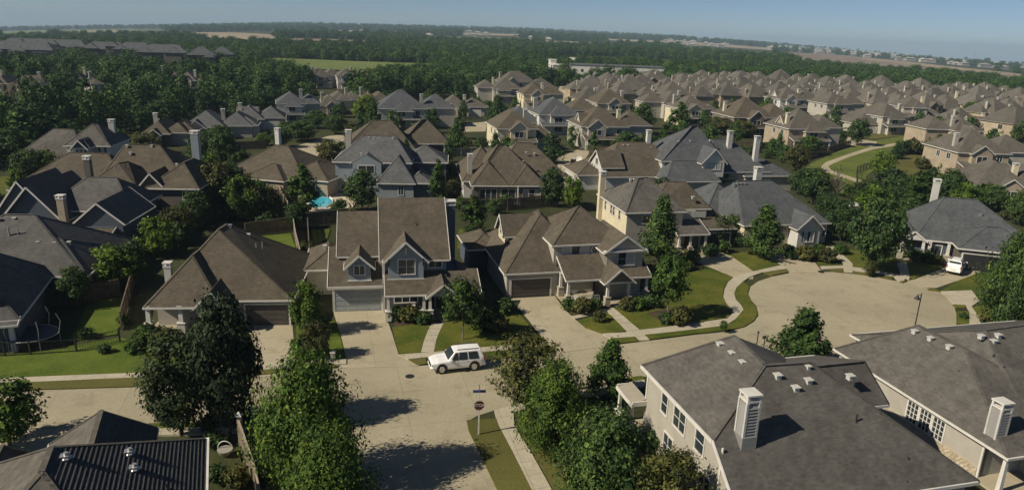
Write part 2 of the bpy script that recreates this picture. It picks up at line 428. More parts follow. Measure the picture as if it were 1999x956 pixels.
patch('verge', 'grass_dry', [(1755, 551), (1768, 546), (1772, 549), (1762, 553)], V_)
patch('verge', 'grass', [(1810, 567), (1820, 564), (1836, 570)], V_)
patch('verge', 'grass', [(1868, 609), (1892, 609), (1892, 635), (1868, 632)], V_)
patch('verge', 'grass_dry', [(1857, 637), (1881, 642), (1878, 648), (1865, 646)], V_)
patch('verge', 'grass', [(1859, 596), (1885, 597), (1884, 602), (1866, 602)], V_)
patch('verge', 'grass', [(1225, 739), (1253, 735), (1258, 743), (1225, 748)], V_)
patch('verge', 'grass_dry', [(911, 822), (969, 819), (974, 833), (1000, 882), (1037, 956), (1065, 1020), (1003, 1020), (970, 956), (930, 872), (915, 842)], V_)
patch('verge', 'grass', [(290, 828), (350, 827), (480, 822), (480, 832), (352, 838), (292, 839)], V_)
patch('verge', 'grass', [(-150, 852), (0, 842), (30, 841), (10, 856), (-150, 868)], V_)
# pavements
S_ = 0.14
patch('pavement', 'walk', [(-150, 750), (30, 739), (258, 730), (480, 712), (655, 703), (676, 702), (676, 712), (480, 726), (258, 739), (30, 749), (-150, 760)], S_)
patch('pavement', 'walk', [(778, 694), (846, 689), (939, 680), (1062, 669), (1083, 669), (1083, 676), (944, 689), (834, 699), (797, 703)], S_)
patch('pavement', 'walk', [(1176, 653), (1225, 650), (1246, 646), (1300, 640), (1360, 632), (1419, 623), (1428, 616), (1430, 608), (1418, 593), (1412, 580), (1414, 567), (1421, 552), (1433, 542), (1472, 531), (1524, 519), (1535, 526), (1489, 533),
                           (1465, 541), (1450, 551), (1437, 563), (1433, 575), (1436, 586), (1446, 597), (1451, 606), (1436, 624), (1415, 637), (1360, 644), (1300, 651), (1260, 655), (1239, 659), (1191, 662)], S_)
patch('pavement', 'walk', [(1601, 521), (1645, 520), (1705, 528), (1756, 538), (1766, 549), (1755, 551), (1745, 542), (1705, 535), (1645, 525), (1605, 527)], S_)
patch('pavement', 'walk', [(1836, 570), (1896, 568), (1912, 588), (1896, 600), (1912, 622), (1915, 645), (1868, 674), (1850, 672), (1862, 650), (1878, 648), (1882, 641), (1892, 635), (1892, 609), (1885, 597), (1862, 595)], S_)
patch('pavement', 'walk', [(965, 803), (1003, 792), (1003, 831), (1036, 884), (1076, 956), (1110, 1020), (1065, 1020), (1037, 956), (1000, 882), (974, 833), (969, 819)], S_)
patch('pavement', 'walk', [(1003, 792), (1100, 768), (1225, 748), (1258, 743), (1262, 755), (1110, 782), (1003, 806)], S_)
patch('pavement', 'walk', [(292, 839), (352, 838), (480, 832), (480, 845), (352, 851), (292, 851)], S_)
# driveways
D_ = 0.05
patch('driveway', 'concrete', [(651, 609), (749, 606), (765, 650), (778, 692), (797, 703), (818, 715), (660, 719), (676, 702), (668, 665)], D_)
patch('driveway', 'concrete', [(996, 583), (1083, 578), (1100, 602), (1123, 624), (1143, 641), (1180, 654), (1204, 674), (1083, 690), (1083, 676), (1058, 658), (1030, 622)], D_)
patch('driveway', 'concrete', [(476, 628), (570, 626), (577, 700), (575, 728), (500, 738), (500, 700), (492, 660)], D_)
patch('driveway', 'concrete', [(1340, 487), (1385, 484), (1430, 502), (1472, 531), (1470, 545), (1433, 542), (1395, 525), (1350, 508)], D_)
patch('driveway', 'concrete', [(1484, 492), (1526, 484), (1545, 503), (1591, 513), (1605, 531), (1542, 534), (1524, 519), (1505, 508)], D_)
patch('driveway', 'concrete', [(1863, 518), (1925, 516), (1928, 524), (1908, 534), (1870, 548), (1829, 562), (1800, 562), (1783, 554), (1766, 549), (1785, 546), (1842, 523)], D_)
patch('driveway', 'concrete', [(10, 842), (139, 834), (115, 862), (95, 900), (-20, 905), (-60, 880)], D_)
patch('driveway', 'concrete', [(1086, 310), (1126, 293), (1153, 295), (1145, 307), (1112, 357), (1093, 352)], D_)
patch('driveway', 'concrete', [(893, 243), (951, 238), (948, 257), (895, 258)], D_)
patch('driveway', 'concrete', [(1655, 268), (1712, 277), (1708, 287), (1650, 283)], D_)
patch('driveway', 'concrete', [(850, 330), (900, 332), (900, 352), (852, 350)], D_)
patch('road', 'concrete', [(570, 288), (640, 266), (722, 258), (726, 276), (650, 300), (600, 308)], .03)
patch('road', 'concrete', [(1096, 161), (1117, 161), (1112, 210), (1074, 214)], .03)
# garden walks, laid as slabs where the joints show
def walk_slabs(L, R, n):
    for k in range(n):
        def at(row, t):
            q = t * (len(row) - 1); i = min(int(q), len(row) - 2); a = Vector(row[i]); b = Vector(row[i + 1]); return a.lerp(b, q - i)
        a0, a1, b0, b1 = at(L, (k + .02) / n), at(L, (k + .98) / n), at(R, (k + .02) / n), at(R, (k + .98) / n)
        patch('path_slab', 'walk', [a0, b0, b1, a1], .13)
walk_slabs([(843, 630), (829, 662), (822, 689)], [(866, 632), (852, 662), (847, 689)], 5)
walk_slabs([(1181, 604), (1223, 647), (1246, 667)], [(1197, 602), (1249, 646), (1268, 665)], 6)
patch('path', 'walk', [(1122, 624), (1115, 619), (1181, 604), (1184, 610)], .125)
walk_slabs([(1612, 482), (1645, 514), (1647, 532)], [(1627, 482), (1664, 516), (1664, 533)], 4)
walk_slabs([(1751, 514), (1757, 538), (1764, 549)], [(1769, 512), (1776, 540), (1774, 549)], 3)
patch('path', 'concrete', [(1814, 274), (1760, 278), (1700, 287), (1650, 303), (1612, 317), (1603, 325), (1606, 334), (1640, 345), (1690, 362), (1698, 357), (1650, 342), (1622, 332),
                           (1617, 325), (1627, 319), (1660, 306), (1704, 292), (1762, 282), (1818, 278)], .05)
# lawns
L_ = 0.11
patch('lawn', 'grass_lush', [(-100, 745), (30, 738), (258, 729), (475, 711), (475, 680), (300, 676), (262, 668), (235, 660), (60, 690), (-100, 700)], L_)
patch('lawn', 'grass_lush', [(174, 587), (243, 581), (241, 620), (228, 654), (132, 668), (150, 640)], L_)
patch('lawn', 'grass_lush', [(578, 640), (655, 628), (666, 665), (676, 701), (600, 708), (578, 702)], L_)
patch('lawn', 'grass', [(766, 640), (842, 630), (829, 662), (822, 689), (779, 692)], L_)
patch('lawn', 'grass', [(866, 632), (852, 662), (848, 688), (939, 679), (1058, 668), (1030, 632), (996, 596), (920, 620)], L_)
patch('lawn', 'grass', [(1126, 627), (1184, 611), (1193, 617), (1222, 647), (1181, 653), (1150, 643)], L_)
patch('lawn', 'grass', [(1200, 603), (1300, 590), (1320, 560), (1340, 535), (1380, 525), (1415, 535), (1430, 542), (1419, 552), (1412, 567), (1411, 580), (1418, 594), (1429, 608), (1427, 616), (1419, 622), (1300, 639), (1250, 645)], L_)
patch('lawn', 'grass', [(1425, 499), (1470, 488), (1484, 493), (1505, 509), (1524, 518), (1472, 531)], L_)
patch('lawn', 'grass', [(1591, 508), (1640, 512), (1645, 519), (1600, 520)], L_)
patch('lawn', 'grass', [(1632, 484), (1740, 500), (1751, 516), (1757, 538), (1665, 521), (1664, 515)], L_)
patch('lawn', 'grass', [(1771, 513), (1835, 514), (1840, 522), (1785, 545), (1777, 542)], L_)
patch('lawn', 'grass', [(1909, 534), (1990, 536), (1990, 575), (1912, 580), (1896, 567), (1838, 568), (1870, 549)], L_)
patch('lawn', 'grass', [(1897, 600), (1960, 590), (1990, 640), (1916, 645), (1912, 621)], L_)
patch('lawn', 'grass_lush', [(505, 462), (567, 456), (576, 480), (583, 516), (572, 518), (540, 490)], L_)
patch('lawn', 'grass_dry', [(425, 437), (555, 425), (562, 436), (432, 449)], L_)
patch('lawn', 'grass', [(600, 450), (645, 448), (640, 465), (615, 482), (603, 472)], L_)
patch('lawn', 'grass', [(895, 450), (930, 440), (912, 470), (906, 492), (893, 482)], L_)
patch('lawn', 'grass_green', [(1570, 331), (1585, 318), (1640, 294), (1700, 276), (1760, 266), (1820, 260), (1822, 284), (1770, 296), (1725, 315), (1690, 345), (1692, 372), (1640, 352), (1596, 342)], .045)
patch('lawn', 'grass_lush', [(1826, 262), (1850, 262), (1872, 300), (1775, 300), (1822, 286)], .04)
patch('lawn', 'grass_dry', [(1730, 322), (1778, 302), (1870, 312), (1872, 345), (1800, 348), (1735, 345)], .04)
patch('lawn', 'grass_dry', [(1670, 255), (1700, 243), (1822, 246), (1820, 259), (1700, 272), (1672, 270)], .04)
patch('lawn', 'grass', [(1740, 410), (1780, 408), (1775, 432), (1735, 430)], .04)
patch('lawn', 'grass_dry', [(1010, 822), (1130, 805), (1400, 900), (1400, 1020), (1112, 1020), (1076, 956), (1038, 884)], .05)
patch('lawn', 'grass', [(0, 345), (50, 345), (55, 378), (0, 384)], .04)
patch('flower_bed', 'mulch', [(768, 612), (838, 606), (846, 628), (770, 640)], .12)
patch('flower_bed', 'mulch', [(1098, 600), (1178, 592), (1181, 603), (1122, 616)], .125)
patch('flower_bed', 'mulch', [(1262, 612), (1300, 604), (1340, 606), (1345, 630), (1300, 634)], .115)
# drain and manhole
def disc(name, mat, p, r, z, h, label, cat, n=20):
    b = MB(); b.slab([(r * math.cos(2 * math.pi * i / n), r * math.sin(2 * math.pi * i / n), h) for i in range(n)], h)
    o = b.build(name, mat); o.location = (p.x, p.y, z); fix_normals(o); return tag(o, label, cat)
disc('manhole_cover', 'black', G(800, 734.5), .38, .02, .02, 'small dark round cover in the road in front of the white car', 'manhole cover')
disc('manhole_cover', 'black', G(1602, 531.5), .35, .125, .03, 'small dark cover at the far edge of the round turning place', 'manhole cover')
# ------------------------------------------------------------------ houses
FOOT = []          # ground taken by houses: (x, y, radius)
class House:
    def __init__(s, label, o3, deg, roof='roof_brown', wall='greige', trim='white', cat='house', name='house', group=None, xy=None, cover=None):
        p = xy if xy else G(*o3)
        s.e = empty(name, (p[0], p[1], 0), math.radians(deg), label, cat, group)
        s.roof, s.wallm, s.trim = roof, wall, trim; s.o = p; s.deg = math.radians(deg); s.near = True
    def world(s, x, y): c, d = math.cos(s.deg), math.sin(s.deg); return (s.o[0] + x * c - y * d, s.o[1] + x * d + y * c)
    def take(s, x0, x1, y0, y1):
        x, y = s.world((x0 + x1) / 2, (y0 + y1) / 2); FOOT.append((x, y, 0.5 * math.hypot(x1 - x0, y1 - y0) * .82))
    def wall(s, x0, x1, y0, y1, z0, z1, mat=None):
        b = MB(); b.add([(x0, y0, z0), (x1, y0, z0), (x1, y1, z0), (x0, y1, z0), (x0, y0, z1), (x1, y0, z1), (x1, y1, z1), (x0, y1, z1)],
                        [(4, 5, 6, 7), (0, 1, 5, 4), (1, 2, 6, 5), (2, 3, 7, 6), (3, 0, 4, 7)])
        return b.build('wall', mat or s.wallm, s.e)
    def fascia(s, x0, x1, y0, y1, z, par, h=.13):
        b = MB(); o, i = .03, .09
        b.box(x0 - o, x1 + o, y0 - o, y0 + i, z - h, z + .035); b.box(x0 - o, x1 + o, y1 - i, y1 + o, z - h, z + .035)
        b.box(x0 - o, x0 + i, y0 + i, y1 - i, z - h, z + .035); b.box(x1 - i, x1 + o, y0 + i, y1 - i, z - h, z + .035)
        return b.build('fascia', s.trim, par)
    def hip(s, x0, x1, y0, y1, ze, p=.7, ridge=None, hr=None, ov=.4, z0=0, walls=True, mat=None, roof=None, take=True):
        if walls: s.wall(x0, x1, y0, y1, z0, ze + .1, mat)
        if take and z0 < 2: s.take(x0, x1, y0, y1)
        X0, X1, Y0, Y1 = x0 - ov, x1 + ov, y0 - ov, y1 + ov
        if ridge is None:
            wx, wy = X1 - X0, Y1 - Y0; h = min(wx, wy) / 2
            hr = hr or ze + p * h
            if wx >= wy: ridge = ((X0 + h, (Y0 + Y1) / 2), (X1 - h, (Y0 + Y1) / 2))
            else: ridge = (((X0 + X1) / 2, Y0 + h), ((X0 + X1) / 2, Y1 - h))
        a, b2 = ridge; b = MB()
        alongx = abs(b2[0] - a[0]) > abs(b2[1] - a[1]) or (abs(b2[0] - a[0]) + abs(b2[1] - a[1]) < .05 and (X1 - X0) > (Y1 - Y0))
        if abs(b2[0] - a[0]) + abs(b2[1] - a[1]) < .05: b2 = (a[0] + (.04 if alongx else 0), a[1] + (0 if alongx else .04))
        vs = [(X0, Y0, ze), (X1, Y0, ze), (X1, Y1, ze), (X0, Y1, ze), (a[0], a[1], hr), (b2[0], b2[1], hr)]
        fs = [(0, 1, 5, 4), (1, 2, 5), (2, 3, 4, 5), (3, 0, 4)] if alongx else [(0, 1, 4), (1, 2, 5, 4), (2, 3, 5), (3, 0, 4, 5)]
        b.add(vs, fs + [(3, 2, 1, 0)])
        r = b.build('roof', roof or s.roof, s.e)
        s.fascia(X0, X1, Y0, Y1, ze, r)
        if s.near:
            c = MB()      # ridge and hip caps
            ends = [(0, 4), (3, 4), (1, 5), (2, 5)] if alongx else [(0, 4), (1, 4), (2, 5), (3, 5)]
            for i, j in ends:
                c.bar(Vector(vs[i]).lerp(Vector(vs[j]), .015) + Vector((0, 0, .015)), Vector(vs[j]) + Vector((0, 0, .01)), .24, .03)
            if (Vector(vs[4]) - Vector(vs[5])).length > .2: c.bar(Vector(vs[4]) + Vector((0, 0, .02)), Vector(vs[5]) + Vector((0, 0, .02)), .26, .05)
            c.build('ridge_cap', roof or s.roof, r)
        return hr
    def gable(s, x0, x1, y0, y1, ze, axis='y', p=.7, hr=None, ov=.4, z0=0, walls=True, mat=None, roof=None, rake=None, ends=(1, 1), take=True):
        """ridge runs along axis; open gable ends with barge boards"""
        if take and z0 < 2: s.take(x0, x1, y0, y1)
        A0, A1, B0, B1 = (x0, x1, y0, y1) if axis == 'y' else (y0, y1, x0, x1)
        mid = (A0 + A1) / 2; half = (A1 - A0) / 2; hr = hr or ze + p * half; p = (hr - ze) / half
        P = (lambda a, b_, z: (a, b_, z)) if axis == 'y' else (lambda a, b_, z: (b_, a, z))
        rk = ov * .8 if rake is None else rake
        C0, C1 = B0 - rk * ends[0], B1 + rk * ends[1]
        zl = ze - p * ov; b = MB()
        for sg in (-1, 1):
            e = mid + sg * (half + ov)
            pts = [P(e, C0, zl + .12), P(mid, C0, hr + .12), P(mid, C1, hr + .12), P(e, C1, zl + .12)]
            b.slab(pts, .13)
        r = b.build('roof', roof or s.roof, s.e); fix_normals(r)
        tb = MB()
        for k, C in ((0, C0 - .02), (1, C1 + .02)):
            if not ends[k]: continue
            for sg in (-1, 1):
                e = mid + sg * (half + ov + .02)
                tb.bar(P(e, C, zl + .05), P(mid, C, hr + .07), .06, .19)
        for sg in (-1, 1):
            e = mid + sg * (half + ov + .03)
            tb.bar(P(e, C0 + .05, zl + .04), P(e, C1 - .05, zl + .04), .06, .14)
        tb.build('barge_board', s.trim, r)
        if walls:
            w_ = MB(); n = []
            for C in (B0, B1): n += [P(A0, C, z0), P(A1, C, z0), P(A1, C, ze), P(mid, C, hr), P(A0, C, ze)]
            w_.add(n, [(0, 1, 2, 3, 4), (9, 8, 7, 6, 5), (0, 4, 9, 5), (1, 6, 7, 2), (4, 3, 8, 9), (3, 2, 7, 8)])
            fix_normals(w_.build('wall', mat or s.wallm, s.e))
        return hr
    def poly_roof(s, pts, t=.15, roof=None):
        b = MB(); b.slab([(p[0], p[1], p[2] + .1) for p in pts], t); o = b.build('roof', roof or s.roof, s.e); fix_normals(o); return o
    def shed(s, x0, x1, y0, y1, zf, zb, mat=None, roof=None, sides=False):
        """lean-to roof, low at y0, high at y1"""
        b = MB(); b.slab([(x0, y0, zf + .1), (x1, y0, zf + .1), (x1, y1, zb + .1), (x0, y1, zb + .1)], .12)
        r = b.build('roof', roof or s.roof, s.e); fix_normals(r)
        f = MB(); f.box(x0 - .02, x1 + .02, y0 - .05, y0 + .03, zf - .06, zf + .11)
        f.bar((x0 - .03, y0, zf), (x0 - .03, y1, zb), .06, .17); f.bar((x1 + .03, y0, zf), (x1 + .03, y1, zb), .06, .24)
        f.build('fascia', s.trim, r); return r
    def chimney(s, x, y, z0, z1, w=1.0, d=.9, mat=None, boards=False, cap='frame'):
        b = MB(); b.box(x - w / 2, x + w / 2, y - d / 2, y + d / 2, z0, z1 - .45)
        c = b.build('chimney', mat or s.wallm, s.e)
        k = MB(); a, e = w / 2 + .05, d / 2 + .05
        k.box(x - a, x + a, y - e, y + e, z1 - .5, z1 - .38)
        for i in (-1, 1):
            for j in (-1, 1): k.box(x + i * (a - .07) - .06, x + i * (a - .07) + .06, y + j * (e - .07) - .06, y + j * (e - .07) + .06, z1 - .38, z1 - .1)
        k.box(x - a - .04, x + a + .04, y - e - .04, y + e + .04, z1 - .1, z1)
        k.build('chimney_cap', 'white', c)
        if s.near:
            f = MB(); f.tube([(x, y, z1 - .38), (x, y, z1 - .13)], [.17, .17], 8); f.build('flue', 'metal_grey', c)
        if boards:
            z = z0 + .1
            t = MB()
            for i in (-1, 1):
                for j in (-1, 1): t.box(x + i * w / 2 - .07, x + i * w / 2 + .07, y + j * d / 2 - .07, y + j * d / 2 + .07, z0, z1 - .5)
            t.build('corner_board', 'vent_pale', c)
            me = None
            while z < z1 - .72:
                if me is None:
                    q = MB()
                    for sx, sy, ex, ey in ((-1, -1, 1, -1), (-1, -1, -1, 1), (1, -1, 1, 1)):
                        X0, Y0, X1, Y1 = x + sx * w / 2, y + sy * d / 2, x + ex * w / 2, y + ey * d / 2
                        if sy == ey: q.add([(X0, Y0 - .075, 0), (X1, Y0 - .075, 0), (X1, Y0 - .005, .17), (X0, Y0 - .005, .17), (X0, Y0, 0), (X1, Y0, 0)], [(0, 1, 2, 3), (0, 4, 5, 1)])
                        else: q.add([(X0 + sx * .04, Y0, 0), (X0 + sx * .04, Y1, 0), (X0 + sx * .005, Y1, .17), (X0 + sx * .005, Y0, .17), (X0, Y0, 0), (X0, Y1, 0)], [(0, 1, 2, 3), (0, 4, 5, 1)])
                    ob = q.build('siding_board', mat or s.wallm, c); me = ob.data; ob.location.z = z
                else:
                    ob = bpy.data.objects.new('siding_board', me); COL.objects.link(ob); ob.parent = c; ob.location.z = z
                z += .2
        return c
    def window(s, side, c, a0, a1, z0, z1, cols=2, rows=1, glass='glass', fw_=.1, trim=None, drawn=()):
        P = {'S': lambda a, d, z: (a, c - d, z), 'W': lambda a, d, z: (c - d, a, z), 'E': lambda a, d, z: (c + d, a, z)}[side]
        def bx(b, aa, ab, d0, d1, za, zb):
            p, q = P(aa, d0, za), P(ab, d1, zb)
            b.box(min(p[0], q[0]), max(p[0], q[0]), min(p[1], q[1]), max(p[1], q[1]), za, zb)
        b = MB(); t = fw_
        bx(b, a0 - t, a1 + t, 0, .07, z1, z1 + t); bx(b, a0 - t, a1 + t, 0, .09, z0 - t, z0)
        bx(b, a0 - t, a0, 0, .065, z0, z1); bx(b, a1, a1 + t, 0, .065, z0, z1)
        for k in range(1, cols):
            u_ = a0 + (a1 - a0) * k / cols; bx(b, u_ - .035, u_ + .035, 0, .06, z0, z1)
        for k in range(1, rows):
            u_ = z0 + (z1 - z0) * k / rows; bx(b, a0, a1, 0, .045, u_ - .02, u_ + .02)
        f = b.build('window', trim or s.trim, s.e)
        for k in range(cols):
            g = MB(); u0_, u1_ = a0 + (a1 - a0) * k / cols, a0 + (a1 - a0) * (k + 1) / cols
            bx(g, u0_ + .02, u1_ - .02, .005, .02, z0, z1); g.build('pane', 'blind' if k in drawn else glass, f)
        return f
    def garage(s, x0, x1, y, z1, mat='garage_grey', secs=4):
        b = MB(); b.box(x0 - .18, x0, y - .06, y + .02, 0, z1 + .18); b.box(x1, x1 + .18, y - .06, y + .02, 0, z1 + .18); b.box(x0, x1, y - .06, y + .02, z1, z1 + .18)
        f = b.build('garage_frame', s.trim, s.e)
        q = MB(); q.box(x0, x1, y - .012, y + .01, .05, z1); d = q.build('garage_door', mat, s.e)
        me = None
        for k in range(secs):
            h = (z1 - .06) / secs
            if me is None:
                q = MB(); q.box(x0 + .03, x1 - .03, y - .035, y - .012, .02, h - .02)
                n = 4; wd = (x1 - x0) / n
                for i in range(n): q.box(x0 + i * wd + .14, x0 + (i + 1) * wd - .14, y - .05, y - .034, .12, h - .12)
                o = q.build('door_section', mat, d); me = o.data
            else: o = bpy.data.objects.new('door_section', me); COL.objects.link(o); o.parent = d
            o.location.z = .05 + k * h
    def door(s, side, c, a0, a1, z1=2.2, mat='door'):
        P = {'S': (a0, a1, c - .04, c + .01), 'W': (c - .04, c + .01, a0, a1)}[side]
        b = MB(); b.box(*P, .15, z1); o = b.build('front_door', mat, s.e)
        k = MB(); P2 = (P[0] - .1, P[1] + .1, P[2] + .015, P[3]) if side == 'S' else (P[0] + .015, P[1], P[2] - .1, P[3] + .1)
        k.box(*P2, .15, z1 + .1); k.build('door_frame', s.trim, o)
    def column(s, x, y, z1, z0=0, base='stone', w=.34):
        b = MB()
        for z, ww in ((z0, w), (z1 - .12, w * .72)): pass
        a, c = w / 2, w * .36
        b.add([(x - a, y - a, z0), (x + a, y - a, z0), (x + a, y + a, z0), (x - a, y + a, z0), (x - c, y - c, z1 - .1), (x + c, y - c, z1 - .1), (x + c, y + c, z1 - .1), (x - c, y + c, z1 - .1)],
              [(0, 1, 5, 4), (1, 2, 6, 5), (2, 3, 7, 6), (3, 0, 4, 7)])
        b.box(x - a - .02, x + a + .02, y - a - .02, y + a + .02, z1 - .12, z1)
        o = b.build('porch_column', 'white', s.e)
        if base:
            k = MB(); e = a + .12; k.box(x - e, x + e, y - e, y + e, z0, z0 + .95); k.box(x - e - .04, x + e + .04, y - e - .04, y + e + .04, z0 + .95, z0 + 1.03)
            k.build('column_base', base, o)
    def railing(s, x0, x1, y, z0=.2):
        b = MB(); b.box(x0, x1, y - .03, y + .03, z0 + .75, z0 + .82); b.box(x0, x1, y - .02, y + .02, z0 + .1, z0 + .16)
        n = max(2, int((x1 - x0) / .25))
        for i in range(n + 1):
            u_ = x0 + (x1 - x0) * i / n; b.box(u_ - .02, u_ + .02, y - .018, y + .018, z0 + .16, z0 + .75)
        b.build('porch_railing', 'white', s.e)
    def slab(s, x0, x1, y0, y1, z=.18, mat='concrete'):
        b = MB(); b.box(x0, x1, y0, y1, -.05, z); b.build('porch_floor', mat, s.e)
    def vent(s, x, y, z, pale=True, sz=.38):
        b = MB(); h = sz / 2
        b.box(x - h, x + h, y - h, y + h, z - .15, z + .14); b.box(x - h - .06, x + h + .06, y - h - .06, y + h + .06, z + .14, z + .2)
        b.build('roof_vent', 'vent_pale' if pale else 'metal_grey', s.e)
    def pipe(s, x, y, z, h=.45, r=.05, mat='black'):
        b = MB(); b.tube([(x, y, z - .1), (x, y, z + h)], [r, r], 7); b.tube([(x, y, z - .05), (x, y, z + .06)], [r * 2.6, r * 1.6], 8); b.build('vent_pipe', mat, s.e)

# --- the two-storey house in the middle
h = House('blue-grey two-storey house in the centre with two window dormers over a grey garage door', (652, 609), 11, 'roof_brown', 'blue_grey')
h.gable(0, 5.0, 0.0, 7.0, 2.9, axis='y', hr=2.95, walls=True, ov=.01, rake=0, mat='blue_grey')     # garage box
h.poly_roof([(-.5, -.5, 2.75), (5.0, -.5, 2.75), (5.0, 4.2, 5.6), (-.5, 4.2, 5.6)])
tb = MB(); tb.box(-.55, 5.0, -.56, -.48, 2.62, 2.9); tb.bar((-.53, -.5, 2.78), (-.53, 4.2, 5.63), .07, .24); tb.build('fascia', 'white', h.e)
w_ = MB(); w_.add([(-.02, 0, 0), (-.02, 4.2, 0), (-.02, 4.2, 5.5), (-.02, 0, 2.95)], [(0, 3, 2, 1)]); w_.build('wall', 'pale', h.e)
h.gable(.7, 4.6, 3.0, 12.4, 5.3, axis='x', hr=8.5, ov=.5, mat='cream', z0=2.5, take=False)
h.hip(-3.0, 1.0, 5.2, 12.6, 2.9, p=.6, mat='cream')
h.gable(5.0, 11.4, .2, 13.0, 5.6, axis='x', hr=10.2, ov=.45, mat='blue_grey')
h.wall(-.1, .15, -.05, .12, 0, 2.8, 'pale'); h.wall(4.9, 5.15, -.3, .15, 0, 5.4, 'pale')
# garage-side dormer
h.gable(1.55, 3.75, .1, 5.5, 4.9, axis='y', hr=5.9, ov=.45, z0=3.1, mat='blue_grey', ends=(1, 0), take=False)
h.window('S', .1, 2.15, 3.15, 3.95, 4.85, 2, 1)
b = MB(); b.box(1.45, 3.85, .0, .1, 3.22, 3.34); b.build('trim_board', 'white', h.e)
# large dormer
h.gable(5.5, 9.0, -1.0, 5.0, 5.9, axis='y', hr=7.55, ov=.5, z0=3.55, mat='blue_grey', ends=(1, 0), take=False)
h.window('S', -1.0, 6.5, 8.1, 4.25, 5.75, 2, 2)
b = MB(); b.box(5.35, 9.1, -1.1, -1.0, 3.55, 3.72); b.box(7.2, 7.3, -1.2, -1.02, 6.3, 7.1); b.build('trim_board', 'white', h.e)
for x in (5.55, 8.95):
    b = MB(); b.bar((x, -1.0, 5.4), (x, -1.5, 5.95), .1, .12); b.box(x - .06, x + .06, -1.08, -1.0, 5.1, 5.9); b.build('bracket', 'black', h.e)
h.window('S', .2, 9.6, 10.9, 4.5, 5.4, 2, 1)
# porch
h.shed(5.1, 14.6, -3.4, .3, 2.75, 4.1)
h.poly_roof([(12.6, .3, 4.1), (14.6, -3.4, 2.75), (15.0, 3.6, 2.75), (12.6, 3.6, 4.1)])
h.wall(5.1, 12.6, -.2, .2, 0, 3.9, 'dark_slate'); h.wall(11.5, 12.7, .2, 8, 0, 4.0, 'dark_slate'); h.take(5, 15, -4, 2)
h.gable(9.4, 12.2, -3.9, -.5, 2.9, axis='y', hr=4.0, ov=.35, z0=2.8, mat='blue_grey', ends=(1, 0), take=False)
h.slab(5.1, 14.4, -3.2, -.2)
for x in (5.4, 8.9, 9.5, 12.2, 14.2): h.column(x, -3.15, 2.75, .18, 'white')
h.railing(5.6, 8.8, -3.15); h.door('S', -.2, 10.3, 11.3, 2.4); h.window('S', -.2, 6.1, 8.4, .9, 2.3, 3, 1); h.window('S', -.2, 12.0, 12.5, .9, 2.3, 1, 1)
h.garage(.15, 4.75, 0, 2.25, 'garage_grey')
h.chimney(12.4, 6.6, 0, 10.0, 1.05, 1.0, 'dark_slate')
h.vent(-1.2, 7.8, 4.6, sz=.3); h.pipe(8.5, 3.5, 8.1, .35)

# --- brown hip house left of it
h = House('brown hip-roofed single-storey house with a dark double garage, left of the blue-grey house', (480, 627.6), 7, 'roof_brown', 'dark_brown', 'white')
h.hip(-7.7, 4.5, -1.0, 12.4, 2.7, ridge=((-3.3, 5.0), (-3.0, 7.2)), hr=7.9, mat='greige')
h.wall(.1, 4.6, -1.04, -.8, 0, 2.7, 'dark_brown')
h.hip(-7.75, -1.6, -2.7, 6.5, 2.72, ridge=((-4.9, 1.5), (-4.8, 3.2)), hr=6.3, walls=False, take=False)
h.gable(-3.4, -.9, -3.0, 1.5, 2.9, axis='y', hr=4.2, mat='greige', ends=(1, 0), take=False, ov=.35)
h.garage(.35, 4.3, -1.04, 2.15, 'garage_dark')
h.slab(-8.1, -1, -2.9, 0)
h.wall(-7.3, -1, -.6, -.5, 0, 2.8, 'dark_brown')
for x in (-7.85, -5.0): h.column(x, -2.75, 2.85, .18, 'white', .45)
h.window('S', -.65, -4.2, -2.6, .9, 2.2, 2, 1); h.door('S', -.65, -6.6, -5.6)
h.chimney(-7.4, 2.0, 0, 5.5, .62, .62, 'pale')
for x, y, z in ((-6.1, 4.2, 4.7), (-6.0, 3.5, 4.75), (-1.0, 7.4, 6.6)): h.vent(x, y, z, sz=.28)
h.pipe(.6, 6.2, 5.2, 1.1, .05, 'metal_grey'); h.pipe(.1, 5.6, 5.4, .9, .06, 'metal_grey')
h.vent(-2.6, 6.8, 7.75, False, .25); h.pipe(-.2, 3.2, 5.0, .15)

# --- porch house right of centre
h = House('tan-roofed two-storey house with a white-columned front porch, dark garage and round window', (995, 582), 15, 'roof_brown', 'greige')
h.hip(-.4, 9.6, 0, 13.6, 2.9, ridge=((5.0, 6.6), (5.4, 8.6)), hr=7.7, mat='greige')
h.hip(5.0, 12.9, .6, 9.4, 5.7, ridge=((9.0, 4.9), (9.3, 4.95)), hr=8.9, mat='greige')
h.gable(10.2, 14.4, -2.0, 5.0, 5.6, axis='y', hr=7.1, ov=.45, mat='greige', ends=(1, 0))
h.wall(10.2, 14.4, -1.95, 8.0, 0, 5.4, 'greige')
b = MB(); b.box(9.8, 14.8, -2.35, -1.9, 5.42, 5.62); b.build('fascia', 'white', h.e)
h.gable(.9, 5.5, 6.4, 9.6, 5.6, axis='x', hr=7.3, ov=.45, z0=4, mat='cream', ends=(1, 0), take=False)
h.window('W', .9, 7.3, 8.7, 5.0, 6.4, 2, 3)
h.hip(-2.6, 1.5, 9.6, 15.6, 2.8, p=.55, mat='dark_slate')
h.shed(5.2, 15.0, -3.4, .2, 2.8, 4.5)
h.gable(9.35, 12.2, -4.6, -.6, 3.0, axis='y', hr=4.25, ov=.35, z0=2.8, mat='dark_brown', ends=(1, 0), take=False)
h.take(5, 15, -4, 2)
b = MB(); b.box(9.1, 12.4, -4.66, -4.5, 2.72, 2.92); b.build('trim_board', 'white', h.e)
h.slab(5.3, 14.8, -3.2, .2); h.slab(9.6, 12.0, -4.5, -3.15, .14)
